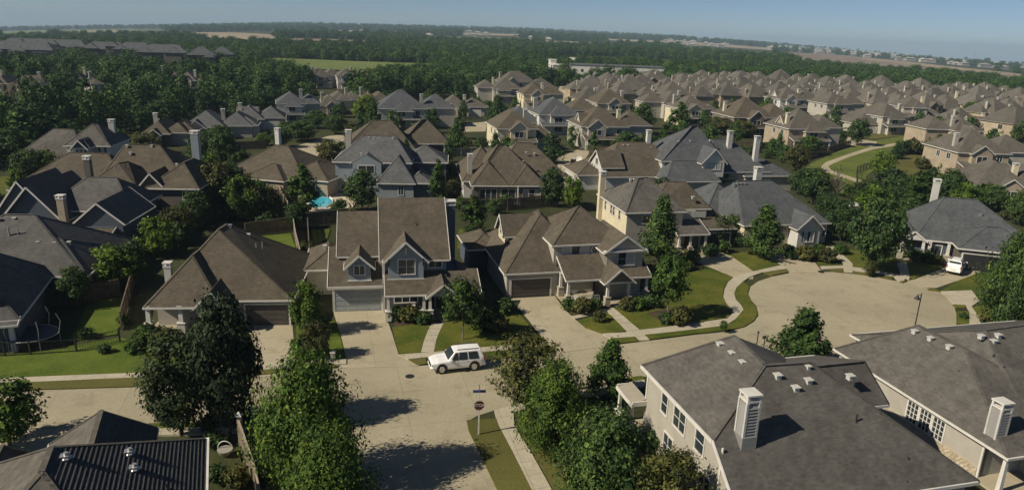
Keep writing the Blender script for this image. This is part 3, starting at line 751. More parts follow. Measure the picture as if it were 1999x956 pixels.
h.wall(5.2, 10.2, .2, .55, 0, 4.4, 'dark_brown')
for x, y in ((5.6, -3.1), (9.6, -4.3), (12.0, -4.3), (14.6, -3.1), (5.6, -.5)): h.column(x, y, 2.8, .18, 'stone')
h.railing(6.1, 9.2, -3.1); h.railing(12.5, 14.2, -3.1)
h.door('S', .2, 9.0, 10.0, 2.3); h.door('S', -1.95, 10.5, 11.5, 2.3, 'dark_slate')
h.window('S', .2, 6.2, 8.2, .9, 2.3, 2, 1); h.window('S', -1.95, 12.3, 13.9, .9, 2.4, 2, 1)
h.window('S', .6, 6.0, 9.0, 4.55, 5.55, 3, 1, drawn=(0, 2)); h.window('S', -2.0, 11.5, 13.4, 3.9, 5.3, 2, 2, drawn=(1,))
b = MB()      # round window
ring = [(9.75 + .42 * math.cos(i * math.pi / 8), .52, 4.95 + .42 * math.sin(i * math.pi / 8)) for i in range(17)]
b.tube(ring, [.09] * 17, 5); rw = b.build('round_window', 'white', h.e)
b = MB(); b.slab([(p[0], p[1] + .06, p[2]) for p in ring[:16]], .01); b = MB(); b.add([(9.75 + .4 * math.cos(i * math.pi / 8), .56, 4.95 + .4 * math.sin(i * math.pi / 8)) for i in range(16)], [tuple(range(16))]); b.build('pane', 'glass', rw)
h.garage(.15, 4.55, 0, 2.1, 'garage_dark')
for x, y in ((4.0, 11.5), (3.2, 12.3), (5.2, 12.0)): h.vent(x, y, 5.0 if y > 12 else 5.4, sz=.28)

# --- cream-sided house behind it
h = House('two-storey house with a long cream side wall and five small white vents on its ridge', (1221, 416.2, 5.6), 13, 'roof_weathered', 'cream')
h.hip(.4, 8.4, .4, 11.2, 5.6, ridge=((3.4, 5.0), (5.0, 5.4)), hr=9.2, mat='cream')
h.hip(5.0, 13.0, 2.5, 10.5, 5.4, ridge=((8.0, 5.6), (10.6, 5.0)), hr=8.6, mat='greige', roof='roof_brown')
h.hip(10.2, 16.4, 1.0, 8.6, 2.9, ridge=((12.6, 4.4), (13.4, 4.6)), hr=5.9, mat='dark_brown', roof='roof_brown')
h.shed(7.0, 11.6, -1.6, 2.5, 2.8, 4.2, roof='roof_weathered')
h.wall(7.4, 11.0, 1.9, 2.6, 0, 5.2, 'greige'); h.wall(.42, 7.0, .38, .5, 0, 5.4, 'greige')
for x in (7.4, 9.0, 11.2): h.column(x, -1.3, 2.8, .18, 'stone')
h.slab(7, 11.5, -1.5, 1.9)
h.window('S', 1.9, 8.0, 9.2, .9, 2.3, 2, 1); h.door('S', 1.9, 9.7, 10.6)
h.window('S', .38, 2.6, 5.0, 4.1, 5.1, 2, 1)
for y in (3.0, 5.2, 6.2, 8.6): h.window('W', .4, y - .3, y + .3, 4.0, 5.3, 1, 2)
b = MB(); b.box(10.5, 12.5, 1.85, 1.95, 4.3, 5.1); b.build('louvre', 'blind', h.e)
h.garage(11.6, 16.0, 1.0, 2.2, 'garage_dark')
h.chimney(.2, 10.2, 0, 9.2, .8, .8, 'cream')
for k in range(5): h.vent(2.6 + k * .5, 5.5 - k * .08, 8.85, sz=.26)
h.vent(10.7, 2.6, 6.9, sz=.3)

# --- slate hip house with the bay window
h = House('slate-grey hip-roofed house with a bay window under a small gable at the turning circle', (1453, 441, 2.9), 14, 'roof_slate', 'cream')
h.hip(.3, 13.6, .3, 13.8, 2.9, ridge=((2.4, 7.2), (8.0, 7.2)), hr=7.8, mat='cream')
h.hip(-2.0, 6, 7.5, 17.4, 2.9, ridge=((1.5, 11), (1.8, 12.5)), hr=6.6, mat='pale')
h.gable(7.5, 11.0, -1.8, 4, 2.9, axis='y', hr=4.5, mat='pale', ends=(1, 0), ov=.4)
h.gable(1.0, 7.6, .3, 6, 2.95, axis='y', hr=3.0, ov=0, mat='cream', rake=0, take=False)
h.window('S', -1.8, 8.5, 10.0, .8, 2.3, 3, 1, drawn=(0, 2))
for x in (8.3, 10.2):
    b = MB(); b.box(x - .15, x + .15, -1.86, -1.8, .8, 2.3); b.build('shutter', 'dark_slate', h.e)
h.door('S', .3, 11.7, 12.7, 2.3, 'black'); h.wall(11.1, 13.6, .2, .32, 0, 2.8, 'pale')
h.garage(1.4, 6.2, .3, 2.2, 'garage_dark')
h.window('S', .2, 12.9, 13.4, .9, 2.2, 1, 1)
h.chimney(6.6, 8.6, 3, 9.6, .95, .85, 'pale')
for k in range(4): h.vent(1.6 + k * .6, 6.6, 7.4 , False, sz=.28)
for y in (2.5, 5.0): h.window('W', .3, y - .5, y + .5, 1.0, 2.3, 2, 1)

# --- slate house at the right with the white cars
h = House('slate-grey hip-roofed house with a white-gabled porch, garage standing open behind the white pickup', (1800, 467.5, 2.9), -17, 'roof_slate', 'dark_slate')
h.hip(-.6, 14.0, .4, 13.5, 2.9, ridge=((3.2, 6.6), (7.4, 7.0)), hr=7.7, mat='dark_slate')
h.gable(-2.6, .3, -.6, 6.5, 2.9, axis='y', hr=4.0, mat='pale', z0=2.9, walls=True, ends=(1, 0), ov=.25, take=False)
h.hip(4.0, 13.2, -2.4, 5, 2.9, ridge=((7.6, 1.6), (9.4, 1.8)), hr=5.2, mat='dark_brown')
b = MB(); b.box(4.5, 9.6, -2.42, -2.38, .02, 2.2); b.build('garage_door', 'black', h.e, loc=None)  # no door: black sheet painted as the shade inside the open garage
b = MB(); b.box(4.3, 4.5, -2.46, -2.4, 0, 2.4); b.box(9.6, 9.8, -2.46, -2.4, 0, 2.4); b.box(4.5, 9.6, -2.46, -2.4, 2.2, 2.4); b.build('garage_frame', 'white', h.e)
for x, y in ((-2.4, -.4), (.2, -.4), (3.3, -.1), (1.0, -.3)): h.column(x, y, 2.9, .1, 'stone', .4)
h.slab(-2.6, 3.8, -.6, .5); h.window('S', .4, 1.0, 2.6, .8, 2.2, 2, 1)
h.chimney(2.6, 9.0, 3, 9.8, .8, .8, 'pale')
h.vent(7.5, 4.5, 6.1, False, .3); h.vent(6.6, 8.6, 6.9, True, .3); h.pipe(9.2, 4.0, 5.2, .3)

# --- big slate house with the gabled white dormer
h = House('large slate-grey two-storey house with a white gabled dormer and three pale chimneys', (1316, 326, 5.6), 12, 'roof_slate', 'pale')
h.hip(.3, 12.6, 6.0, 18.5, 5.6, ridge=((8.0, 11.5), (9.4, 12.0)), hr=11.4, mat='pale')
h.hip(9.5, 22.0, 5.4, 18, 3.6, ridge=((13, 11.5), (16.5, 11.5)), hr=8.9, mat='greige')
h.hip(17, 27, 4.8, 14, 2.9, p=.55, mat='greige')
h.hip(-1.0, 9.0, .3, 9.0, 2.9, ridge=((2, 5.5), (8, 5.5)), hr=5.7, mat='greige')
h.gable(7.3, 11.6, 3.5, 10, 5.9, axis='y', hr=8.2, z0=3, mat='white', ends=(1, 0), ov=.45, take=False)
h.window('S', 3.5, 8.1, 10.8, 4.4, 5.8, 3, 1, drawn=(0, 1, 2))
h.window('S', 6.0, .9, 2.5, 4.4, 5.2, 2, 1); h.window('S', 6.0, 3.4, 6.4, 4.4, 5.2, 3, 1)
h.chimney(15.6, 10.0, 4, 10.8, .9, .8, 'pale'); h.chimney(20.0, 7.4, 2, 10.2, .9, .8, 'pale'); h.chimney(-.2, 12.5, 2, 10.5, .8, .8, 'pale')
for x, y, z in ((4.5, 9.0, 8.7), (7.0, 9.2, 8.8), (11, 9.0, 9.0)): h.vent(x, y, z, sz=.3)
h.window('S', .3, 2.0, 3.5, 1, 2.3, 2, 1); h.column(-.8, .1, 2.9, 0, 'stone')

# --- brown house behind the cream-sided one
h = House('brown-roofed house with a white side gable, directly behind the cream-sided house', (1317, 331, 2.9), 13, 'roof_brown', 'pale')
h.hip(-16.5, -2.0, -6.5, 8.5, 2.9, ridge=((-11.8, 1.0), (-5.2, 1.0)), hr=8.2, mat='pale')
h.hip(-5.0, .4, .4, 9.5, 2.9, p=.6, mat='dark_brown')
h.gable(-16.9, -12.6, -5.2, 1.2, 4.6, axis='x', hr=7.0, mat='pale', ends=(1, 0), ov=.45)
h.hip(-21.0, -16.0, -4.0, 4.6, 2.8, p=.6, mat='pale')
h.window('W', -16.9, -2.6, -1.4, 4.4, 5.6, 2, 1)
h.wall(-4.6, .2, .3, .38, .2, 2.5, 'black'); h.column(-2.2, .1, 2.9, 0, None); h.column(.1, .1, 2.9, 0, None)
for x, y, z in ((-11.0, .2, 7.6), (-10.0, .2, 7.6), (-5.6, -.2, 7.2), (-17.5, -1, 4.2)): h.vent(x, y, z, True, .3)

# --- brown house behind the porch house
h = House('broad brown hip-roofed house with a covered patio and a white three-light window', (919, 363, 2.9), 8, 'roof_brown', 'greige')
h.hip(.4, 12.4, .4, 16.8, 2.9, ridge=((5.2, 8.0), (6.6, 8.6)), hr=8.6, mat='dark_brown')
h.hip(5.0, 17.9, 18.6 - 10.5, 24.0, 2.9, ridge=((9.5, 15.0), (12.5, 15.2)), hr=8.0, mat='greige')
h.hip(-.9, 6.5, 4.0, 20, 2.9, ridge=((2.6, 11), (2.8, 13)), hr=7.6, mat='pale')
h.hip(.42, 6.2, .38, 9, 2.92, ridge=((3.2, 3.6), (3.4, 6.4)), hr=6.3, walls=False, take=False)
h.hip(7.2, 12.42, .38, 9, 2.92, ridge=((9.8, 3.4), (9.6, 6.0)), hr=5.9, walls=False, take=False)
h.window('S', .38, 9.0, 11.9, .75, 2.25, 3, 2, drawn=(0, 2)); h.window('S', .38, 5.2, 7.6, .5, 2.3, 2, 1, fw_=.06); h.window('S', .38, 1.6, 4.4, .5, 2.3, 3, 1, fw_=.06)
h.slab(0, 8.4, -2.2, .3); h.column(8.0, -.05, 2.9, .18, None, .25); h.column(.4, -.05, 2.9, .18, 'stone')
h.chimney(.2, 5.5, 2, 7.4, .8, .7, 'greige')
for x, y, z in ((7.5, 7.4, 8.2), (9.5, 5.6, 6.0), (11.0, 12.0, 6.6), (12.6, 12.2, 6.4)): h.vent(x, y, z, True, .26)
b = MB(); b.box(16.0, 19.0, 7.9, 8.0, .1, 2.3); b.build('garage_door', 'garage_white', h.e)

# --- grey house with the swimming pool
h = House('blue-grey two-storey house beside the blue swimming pool', (733.6, 358, 2.9), 5, 'roof_grey', 'blue_grey')
h.hip(-7.3, 5.4, 4.6, 15.0, 5.6, ridge=((-3.0, 9.8), (2.6, 9.4)), hr=9.4, mat='blue_grey')
h.hip(.3, 6.2, .4, 9.0, 2.9, ridge=((3.4, 4.6), (3.6, 6.5)), hr=6.8, mat='blue_grey')
h.gable(-4.2, .6, 3.4, 9.0, 5.6, axis='y', hr=7.0, mat='blue_grey', ends=(0, 0), ov=.35)
h.hip(4.0, 11.5, 9, 17, 5.0, p=.6, mat='dark_slate'); h.hip(5.0, 9.0, .9, 10, 2.9, p=.55, mat='dark_slate')
h.hip(-8.4, -3.8, 5.6, 12, 2.9, p=.4, mat='cream', walls=False)
for x in (-8.0, -6.5, -4.6): h.column(x, 5.7, 2.8, .1, 'stone', .4)
h.slab(-8.4, -3.8, 5.4, 9)
h.window('S', .4, 3.7, 4.5, .9, 2.5, 2, 1); h.window('S', 3.4, -3.4, -2.2, .8, 2.2, 2, 1); h.door('S', 4.6, -6.3, -5.3); h.window('S', 3.4, -3.2, -.6, 3.9, 5.2, 2, 1)
h.chimney(-6.0, 12.4, 3, 10.0, 1.0, .9, 'greige')
for k in range(3): h.vent(-2.0 + k * .9, 9.2, 9.0, True, .26)
h.vent(2.2, 9.0, 9.1, True, .3); h.vent(-2.9, 4.8, 6.9, True, .26)

# --- brown hip house behind the pale fence
h = House('low brown hip-roofed house with a tall white-capped chimney, half covered by a sunlit green tree', (513, 349, 2.9), -14, 'roof_brown', 'tan_brick')
h.hip(-8.6, 7.4, 1.0, 14.5, 2.9, ridge=((-2.0, 7.4), (0.2, 7.8)), hr=7.4, mat='tan_brick')
h.hip(2, 10.5, 2.5, 12, 2.9, p=.5, mat='tan_brick'); h.hip(-3.0, 4.0, -.4, 6, 2.9, p=.6, mat='tan_brick')
h.chimney(-3.0, 10.0, 3, 10.0, .8, .8, 'pale'); h.window('S', -.4, -.5, 1.0, 1, 2.3, 2, 1); h.window('S', 2.5, 6.6, 8.2, 1, 2.3, 2, 1)

# --- brown house behind the pool house
h = House('long brown-roofed house with two hips and a dark open patio, right behind the pool house', (834, 281, 2.9), 12, 'roof_brown', 'greige')
h.hip(-5.5, 5.0, .3, 12.5, 2.9, ridge=((-1.0, 5.4), (0.4, 6.4)), hr=7.6, mat='greige')
h.hip(-18, -3.5, -7.0, 8.0, 2.9, ridge=((-12, .6), (-8, 1.4)), hr=8.0, mat='greige')
h.wall(-.3, 4.6, .2, .31, .2, 2.6, 'black'); h.column(.2, -.1, 2.85, .1, None); h.column(3.9, -.1, 2.85, .1, None); h.column(4.8, -.1, 2.85, .1, None)  # black panel stands in for the shade inside the open patio
h.window('S', .3, -4.0, -2.6, 1, 2.3, 2, 1); h.vent(-6, 1.5, 6.4, True, .3)

# --- cream house at the left under the woods
h = House('cream-walled two-storey house with a bay of narrow windows, standing against the woods', (147, 289, 5.6), 8, 'roof_weathered', 'pale')
h.hip(-2.6, 4.6, 2.6, 12, 5.6, ridge=((.6, 6.8), (1.2, 7.4)), hr=9.0, mat='pale')
h.hip(-.2, 2.0, .3, 6, 5.6, p=.8, mat='pale')
h.gable(-.4, 1.8, -.1, 4, 5.7, axis='y', hr=6.9, mat='dark_slate', z0=5.6, ends=(1, 0), take=False)
h.hip(-12.5, -1.5, 4.6, 15, 2.9, ridge=((-7.5, 9.6), (-3.6, 8.8)), hr=7.6, mat='greige')
for x in (.1, .8, 1.5): h.window('S', .3, x - .22, x + .22, 4.0, 5.2, 1, 1, fw_=.06)
for x in (2.9, 3.9): h.window('S', 2.6, x - .2, x + .2, 4.2, 5.3, 1, 1, fw_=.06)
h.chimney(3.0, 9.0, 4, 9.6, 1.0, .8, 'pale'); h.window('W', -2.6, 4, 5.2, 4, 5.2, 2, 1)

# --- big brown house at the left
h = House('big brown two-storey house with many stacked hips and gables, second row from the left edge', (262, 368, 5.6), 5, 'roof_brown', 'dark_brown')
h.hip(-6.4, .1, .3, 8.8, 5.6, ridge=((-3.4, 3.8), (-2.6, 5.0)), hr=8.4, mat='dark_brown')
h.hip(-6.6, 5.0, 5.0, 15.6, 5.6, ridge=((-4.6, 9.5), (0.2, 9.5)), hr=10.1, mat='dark_brown')
h.hip(1.5, 8.0, 1.0, 13.6, 5.5, ridge=((5.0, 5.0), (5.2, 8.6)), hr=8.4, mat='dark_brown')
h.gable(.2, 3.4, 1.2, 8, 5.6, axis='y', hr=7.4, mat='dark_brown', ends=(1, 0), ov=.35, take=False)
h.hip(-22, -6, 10.0, 22.0, 2.9, ridge=((-16, 16), (-10, 15.5)), hr=7.6, mat='dark_brown')
h.hip(-.8, 4.0, -1.0, 4.0, 2.9, ridge=((1.0, 1.6), (2.0, 1.6)), hr=4.7, mat='dark_brown')
h.hip(-2.6, 2.6, -7.6, .5, 2.9, ridge=((-.2, -5.2), (-.1, -3.0)), hr=4.6, mat='dark_slate')
h.hip(-9.0, -5.4, -2.5, 6, 2.9, p=.6, mat='dark_brown')
h.window('S', .3, -2.5, -.5, 3.7, 5.2, 2, 1, glass='lens' if False else 'glass'); h.window('S', -7.6, .4, 1.8, .6, 2.3, 1, 1); h.window('S', 1.0, 6.0, 7.6, 3.9, 5.1, 2, 1); h.window('S', -1.0, 1.4, 3.2, 1, 2.3, 2, 1)
h.chimney(4.6, 11.8, 3, 12.0, 1.1, 1.0, 'blue_grey')
for x, y, z in ((-4.2, 9.0, 9.9), (-.8, 9.2, 9.9), (-5.0, 6.2, 7.0), (-3.4, 8.0, 9.0), (1.4, 5.6, 6.9), (4.0, 5.2, 8.0)): h.vent(x, y, z, True, .28)
h.pipe(-2.2, 3.2, 7.9, .5); h.pipe(-3.6, 3.0, 7.8, .5, .05, 'metal_grey')

# --- dark gabled house at the left edge
h = House('dark slate-walled gabled house with white barge boards and a tall tan chimney at the left', (120.5, 405.7, 5.6), 5, 'roof_charcoal', 'dark_slate')
h.gable(-6.2, .2, -1.0, 9.0, 4.6, axis='y', hr=8.3, ov=.5, mat='dark_slate')
h.gable(-8.5, -2.5, 1.5, 10.0, 4.4, axis='y', hr=8.4, ov=.4, mat='dark_slate', take=False)
h.hip(-3, 7.0, 2.0, 11.0, 4.8, ridge=((0.0, 7.0), (3.6, 7.0)), hr=8.0, mat='dark_slate')
h.gable(2.8, 8.0, -2.5, 6.0, 4.6, axis='y', hr=6.8, ov=.4, mat='dark_slate')
h.shed(3.0, 7.2, -5.6, -2.4, 2.8, 3.9, roof='roof_brown'); h.wall(3.2, 7.0, -2.8, -2.4, 0, 4, 'dark_slate'); h.column(6.9, -5.3, 2.8, 0, None, .25)
h.window('S', -1.0, -1.9, -1.0, 3.2, 4.2, 1, 1); h.window('S', -2.8, 4.4, 5.6, .6, 2.3, 2, 1)
h.chimney(.9, -1.6, 0, 7.6, .8, .7, 'tan_brick'); h.chimney(-.2, 8.0, 4, 10.6, .75, .75, 'dark_brown')

# --- grey hip house at the left edge
h = House('grey hip-roofed house with white vents and two flue pipes, cut off by the left edge', (97.5, 540.6, 2.9), 9, 'roof_charcoal', 'dark_slate')
h.hip(-13, 3.0, .4, 13.2, 2.9, ridge=((-6.6, 6.6), (-3.6, 6.4)), hr=7.7, mat='dark_slate')
h.hip(-2.6, 3.1, .38, 9.6, 2.92, ridge=((-1.4, 4.0), (-.4, 4.2)), hr=5.7, mat='dark_slate')
for x, y, z in ((-2.3, 3.6, 5.4), (-.7, 3.6, 5.35), (-6.8, 5.8, 7.3), (-5.4, 6.0, 7.3), (.4, 4.1, 5.2)): h.vent(x, y, z, True, .26)
h.pipe(-5.2, 4.2, 5.8, 1.2, .09, 'metal_grey'); h.pipe(-4.4, 4.3, 5.9, .9, .06, 'metal_grey'); h.vent(-3.6, 1.6, 3.9, False, .2); h.vent(-1.0, 1.4, 3.7, False, .2)
h.window('S', .4, .4, 2.2, 1, 2.2, 2, 1)

# --- blue-black hip house
h = House('blue-black hip-roofed house with a pale lap-sided chimney at the left edge, trampoline behind', (39, 624.6, 2.9), 20, 'roof_charcoal', 'greige')
h.hip(-13, -.4, .4, 13.5, 2.9, ridge=((-7.6, 6.6), (-6.4, 7.4)), hr=8.4, mat='dark_slate')
h.chimney(-2.7, 1.6, 0, 6.0, .9, .8, 'board_grey', boards=True); h.column(-.8, .2, 2.85, 0, None, .45)
h.shed(-4, -.1, -.6, .5, 2.6, 3.0)

# --- foreground right: two-storey house
h = House('large two-storey greige house in the right foreground with a pale chimney and white roof vents', (1446, 871, 5.6), 15, 'roof_weathered', 'greige')
RB = 'roof_weathered'
h.wall(-.9, 9.4, 1.6, 10.4, 0, 5.55)
ze, zr = 2.75, 8.15
h.poly_roof([(-1.3, .95, 5.5), (-1.3, 10.8, 5.5), (4.1, 8.2, 8.5), (3.9, 4.3, 8.25)], .16, RB)
h.poly_roof([(-1.3, 10.8, 5.5), (9.8, 10.8, 5.5), (4.1, 8.2, 8.5)], .16, RB)
h.poly_roof([(4.1, 8.2, 8.5), (9.8, 10.8, 5.5), (9.8, 3.0, 5.6), (3.9, 4.3, 8.25)], .16, RB)
h.poly_roof([(3.9, 4.2, zr), (7.2, 4.2, zr), (15.1, -2.5, ze), (-1.2, -2.5, ze), (-1.25, .95, 5.53)], .16, RB)
h.poly_roof([(7.2, 4.2, zr), (3.9, 4.2, zr), (3.9, 10.6, 3.0), (12, 10.6, 3.0)], .16, RB)
h.poly_roof([(7.2, 4.2, zr), (12.4, 5.6, 4.6), (15.1, 2.9, 2.75), (15.1, -2.5, 2.75)], .16, RB)
h.hip(4.4, 12.3, 2.9, 10.0, 5.45, ridge=((5.4, 4.3), (11.5, 4.35)), hr=7.9, ov=.25, z0=0, mat='greige')
b = MB(); b.bar((-1.25, .95, 5.64), (3.9, 4.25, 8.29), .22, .03); b.bar((3.9, 4.25, 8.33), (7.2, 4.2, 8.28), .24, .05); b.bar((3.95, 4.3, 8.38), (4.1, 8.2, 8.62), .24, .05); b.bar((4.1, 8.2, 8.62), (-1.3, 10.8, 5.62), .24, .05); b.bar((7.2, 4.2, 8.28), (15.1, -2.5, 2.88), .24, .05); b.build('ridge_cap', RB, h.e)
b = MB(); b.box(-1.36, -1.28, .9, 10.84, 5.38, 5.63); b.build('fascia', 'white', h.e)
b = MB(); b.box(-1.2, 15.1, -2.56, -2.46, 2.66, 2.88); b.bar((-1.24, -2.5, 2.8), (-1.28, .95, 5.56), .08, .2); b.build('fascia', 'white', h.e)
b = MB(); b.box(15.06, 15.16, -2.5, 2.9, 2.66, 2.9); b.build('fascia', 'white', h.e)
b = MB(); b.add([(-.9, -2.1, 0), (-.9, 1.6, 0), (-.9, 1.6, 5.55), (-.9, .95, 5.45), (-.9, -2.1, 2.95)], [(0, 4, 3, 2, 1)]); b.build('wall', 'greige', h.e)
h.wall(-.88, 14.6, -2.1, 2.6, 0, 2.8); h.take(8, 15, -2, 10)
b = MB(); b.box(-.96, -.88, .25, .4, 0, 5.4); b.box(-.96, -.86, 10.3, 10.45, 0, 5.4); b.box(-.98, -.86, -2.14, -2.0, 0, 2.9); b.build('corner_board', 'white', h.e)
h.chimney(.75, .8, 4.4, 8.6, .8, .8, 'board_grey', boards=True)
b = MB(); b.box(.27, 1.23, .3, 1.3, 4.7, 5.9); b.build('flashing', 'metal_grey', h.e)
for a0, a1, z0, z1, c in ((7.2, 8.0, 3.6, 4.95, 1), (4.7, 6.2, 3.6, 5.0, 2), (2.3, 3.3, 3.6, 5.0, 1), (1.2, 2.4, .9, 2.6, 2), (6.0, 7.2, .9, 2.4, 2)): h.window('W', -.9, a0, a1, z0, z1, c, 2, glass='glass')
for x, y, z in ((3.1, 8.2, 7.98), (3.2, 6.8, 7.95), (3.2, 5.5, 7.9), (4.5, 3.6, 7.78), (5.4, 2.9, 7.2), (6.5, 3.2, 7.45), (9.6, 3.2, 7.45), (6.9, 3.9, 8.0)): h.vent(x, y, z, True, .36 if x != 6.9 else .22)
h.pipe(8.6, 1.0, 5.6, .55, .05); h.pipe(10.6, 1.3, 5.85, .14, .05); h.pipe(11.0, -1.0, 4.0, .12, .05); h.pipe(10.2, -2.0, 3.15, .12, .05); h.pipe(11.9, -1.8, 3.3, .12, .04)
# small side porch
b = MB(); b.slab([(-2.0, 10.3, 2.85), (-.9, 10.3, 3.2), (-.9, 13.0, 3.2), (-2.0, 13.0, 2.85)], .14); o = b.build('roof', 'trim_tan', h.e); fix_normals(o)
b = MB(); b.box(-2.08, -1.98, 10.2, 13.1, 2.64, 2.9); b.box(-2.0, -.9, 13.0, 13.1, 2.7, 3.05); b.box(-2.0, -.9, 10.2, 10.3, 2.7, 3.05); b.build('fascia', 'white', h.e)
for y in (10.5, 12.7): h.column(-1.85, y, 2.7, .1, 'white', .26)
h.slab(-2.0, -.9, 10.3, 13.0, .3); h.wall(-1.95, -1.87, 10.6, 12.6, .3, 1.1, 'white')
h.slab(-1.0, 9.4, 10.5, 12.4, .3)

# --- foreground far right: single storey
h = House('single-storey greige house at the right edge with paned side windows and a stone base', (1968, 896, 2.9), 15, 'roof_weathered', 'greige')
h.hip(.4, 10.5, .4, 16.4, 2.9, ridge=((4.8, 8.8), (4.7, 13.3)), hr=6.2, walls=False)
h.wall(.4, 10.5, 2.1, 16.4, 0, 2.9); h.wall(.42, .8, 2.0, 2.12, 0, 2.8, 'dark_brown'); h.slab(.1, 10, .1, 2.1)
for x in (.35, 4.4): h.column(x, .35, 2.8, .1, None, .3)
h.hip(4.0, 22, 1.2, 18.8, 2.9, ridge=((7.6, 9.9), (16, 10.5)), hr=7.0, mat='greige')
h.hip(5.0, 20, .5, 8.0, 2.95, ridge=((8.8, 4.4), (16, 4.4)), hr=5.6, mat='greige')
for y in (5.0, 5.95, 7.3, 8.25):
    pass
for a0, a1, r, c in ((5.2, 6.15, 5, 3), (6.4, 7.35, 5, 3), (7.6, 8.55, 5, 3)): h.window('W', .4, a0, a1, .5, 2.45, c, r, fw_=.12)
# stone base: each stone its own piece
rs = random.Random(4); st_mesh = []
for k in range(5):
    q = MB(); n = 7; pts = []
    for i in range(n):
        a = 2 * math.pi * i / n; pts.append((math.cos(a) * rs.uniform(.12, .17), math.sin(a) * rs.uniform(.09, .13)))
    vs = [(0.0, p[0], p[1]) for p in pts] + [(-.06, p[0] * .85, p[1] * .85) for p in pts]
    q.add(vs, [tuple(range(n, 2 * n))] + [(i, (i + 1) % n, (i + 1) % n + n, i + n) for i in range(n)]); st_mesh.append(q)
M['stone_piece'] = mottled('stone_piece', (.36, .30, .20), (.50, .45, .34), 1.5, 8, .9, .2, rand=.25)
bw = MB(); bw.box(.28, .42, 2.1, 16.3, 0, .85); basew = bw.build('stone_base', 'mulch', h.e); basew.data.materials[0] = M['stone']
meshes = []
y = 2.3; k = 0
while y < 5.2:
    for zz in (.13, .38, .63, .8):
        if k < 5:
            o = st_mesh[k].build('stone', 'stone_piece', basew); fix_normals(o); meshes.append(o.data)
        else:
            o = bpy.data.objects.new('stone', meshes[k % 5]); COL.objects.link(o); o.parent = basew
        o.location = (.285, y + rs.uniform(-.05, .05) + (.16 if zz in (.38, .8) else 0), zz); k += 1
    y += .33
h.chimney(1.0, 2.0, 2.8, 5.9, .78, .76, 'board_grey', boards=True)
for x, y, z in ((4.0, 12.8, 5.85), (4.1, 11.3, 5.9), (4.2, 9.6, 5.95), (6.8, 9.4, 6.7), (7.4, 8.8, 6.5), (8.2, 9.2, 6.75)): h.vent(x, y, z, True, .34)
for x, y, z in ((3.2, 7.5, 5.0), (2.0, 9.0, 4.1), (6.5, 7.8, 5.9)): h.pipe(x, y, z, .14, .05)
h.pipe(6.2, 6.6, 5.2, .5, .04)
b = MB(); b.box(.34, .44, 1.96, 2.1, 0, 2.8); b.build('corner_board', 'white', h.e)

# --- bottom left: ribbed dark roof
h = House('dark-roofed house in the bottom left corner with raised courses running down to a white gutter', xy=(-16.6, 35.0), o3=None, deg=22, roof='roof_tan', wall='greige')
C_ = 'roof_brown'
h.hip(-11.8, -.4, -16, -.2, 5.6, ridge=((-6.1, -7.0), (-6.1, -5.0)), hr=9.4, mat='greige', ov=.4)
h.hip(-7.7, -2.9, -6, 2.0, 5.55, ridge=((-5.1, -3), (-5.1, 1.2)), hr=7.7, mat='greige', ov=.3)
h.hip(-12.4, -7.6, -4, 1.6, 4.6, ridge=((-9.8, -2), (-9.8, 1.2)), hr=6.5, mat='greige', ov=.3)
M['course'] = mottled('shingle_course', (.06, .057, .052), (.092, .088, .08), 2.5, 9, .9, .1)
def courses(x0, z0, x1, z1, y0, ya, yb, n, y0b=None):
    """raised shingle courses on a right-hand slope, each one a strip"""
    me = None
    sl = Vector((x1 - x0, 0, z1 - z0)).normalized(); nrm = Vector((-sl.z, 0, sl.x)) * -1
    if nrm.z < 0: nrm = -nrm
    for i in range(n):
        t = (i + .5) / n; x = x0 + (x1 - x0) * t; z = z0 + (z1 - z0) * t
        e = ya + (yb - ya) * t; b = MB()
        p = Vector((x, 0, z)); dx = sl * .07
        a = p - dx; c = p + dx
        vs = []
        for yy in (y0 + ((y0 if y0b is None else y0b) - y0) * t, e):
            for q in (a + nrm * .012, c + nrm * .055, c - nrm * .01): vs.append((q.x, yy, q.z))
        b.add(vs, [(0, 3, 4, 1), (1, 4, 5, 2), (0, 1, 2), (3, 5, 4)])
        o = b.build('shingle_course', 'course', h.e); fix_normals(o)
courses(-6.1, 9.4, .0, 5.6, -7.1, -4.95, .1, 34, -16.3)
courses(-5.1, 7.7, -2.6, 5.55, -5, 1.2, 2.2, 14)
b = MB(); b.box(.0, .12, -16.4, .2, 5.45, 5.66); b.build('gutter', 'white', h.e)
for x, y, z in ((-3.3, -3.7, 7.68), (-3.0, -4.9, 7.5), (-5.5, -5.6, 9.05)): h.vent(x, y, z, False, .24); h.pipe(x + .05, y, z + .1, .22, .1, 'metal_grey')
for x, y in ((-6.7, -8.2), (-5.7, -8.3)): h.vent(x, y, 8.93, True, .3)
h.pipe(-1.6, -5.6, 6.6, .3, .05)
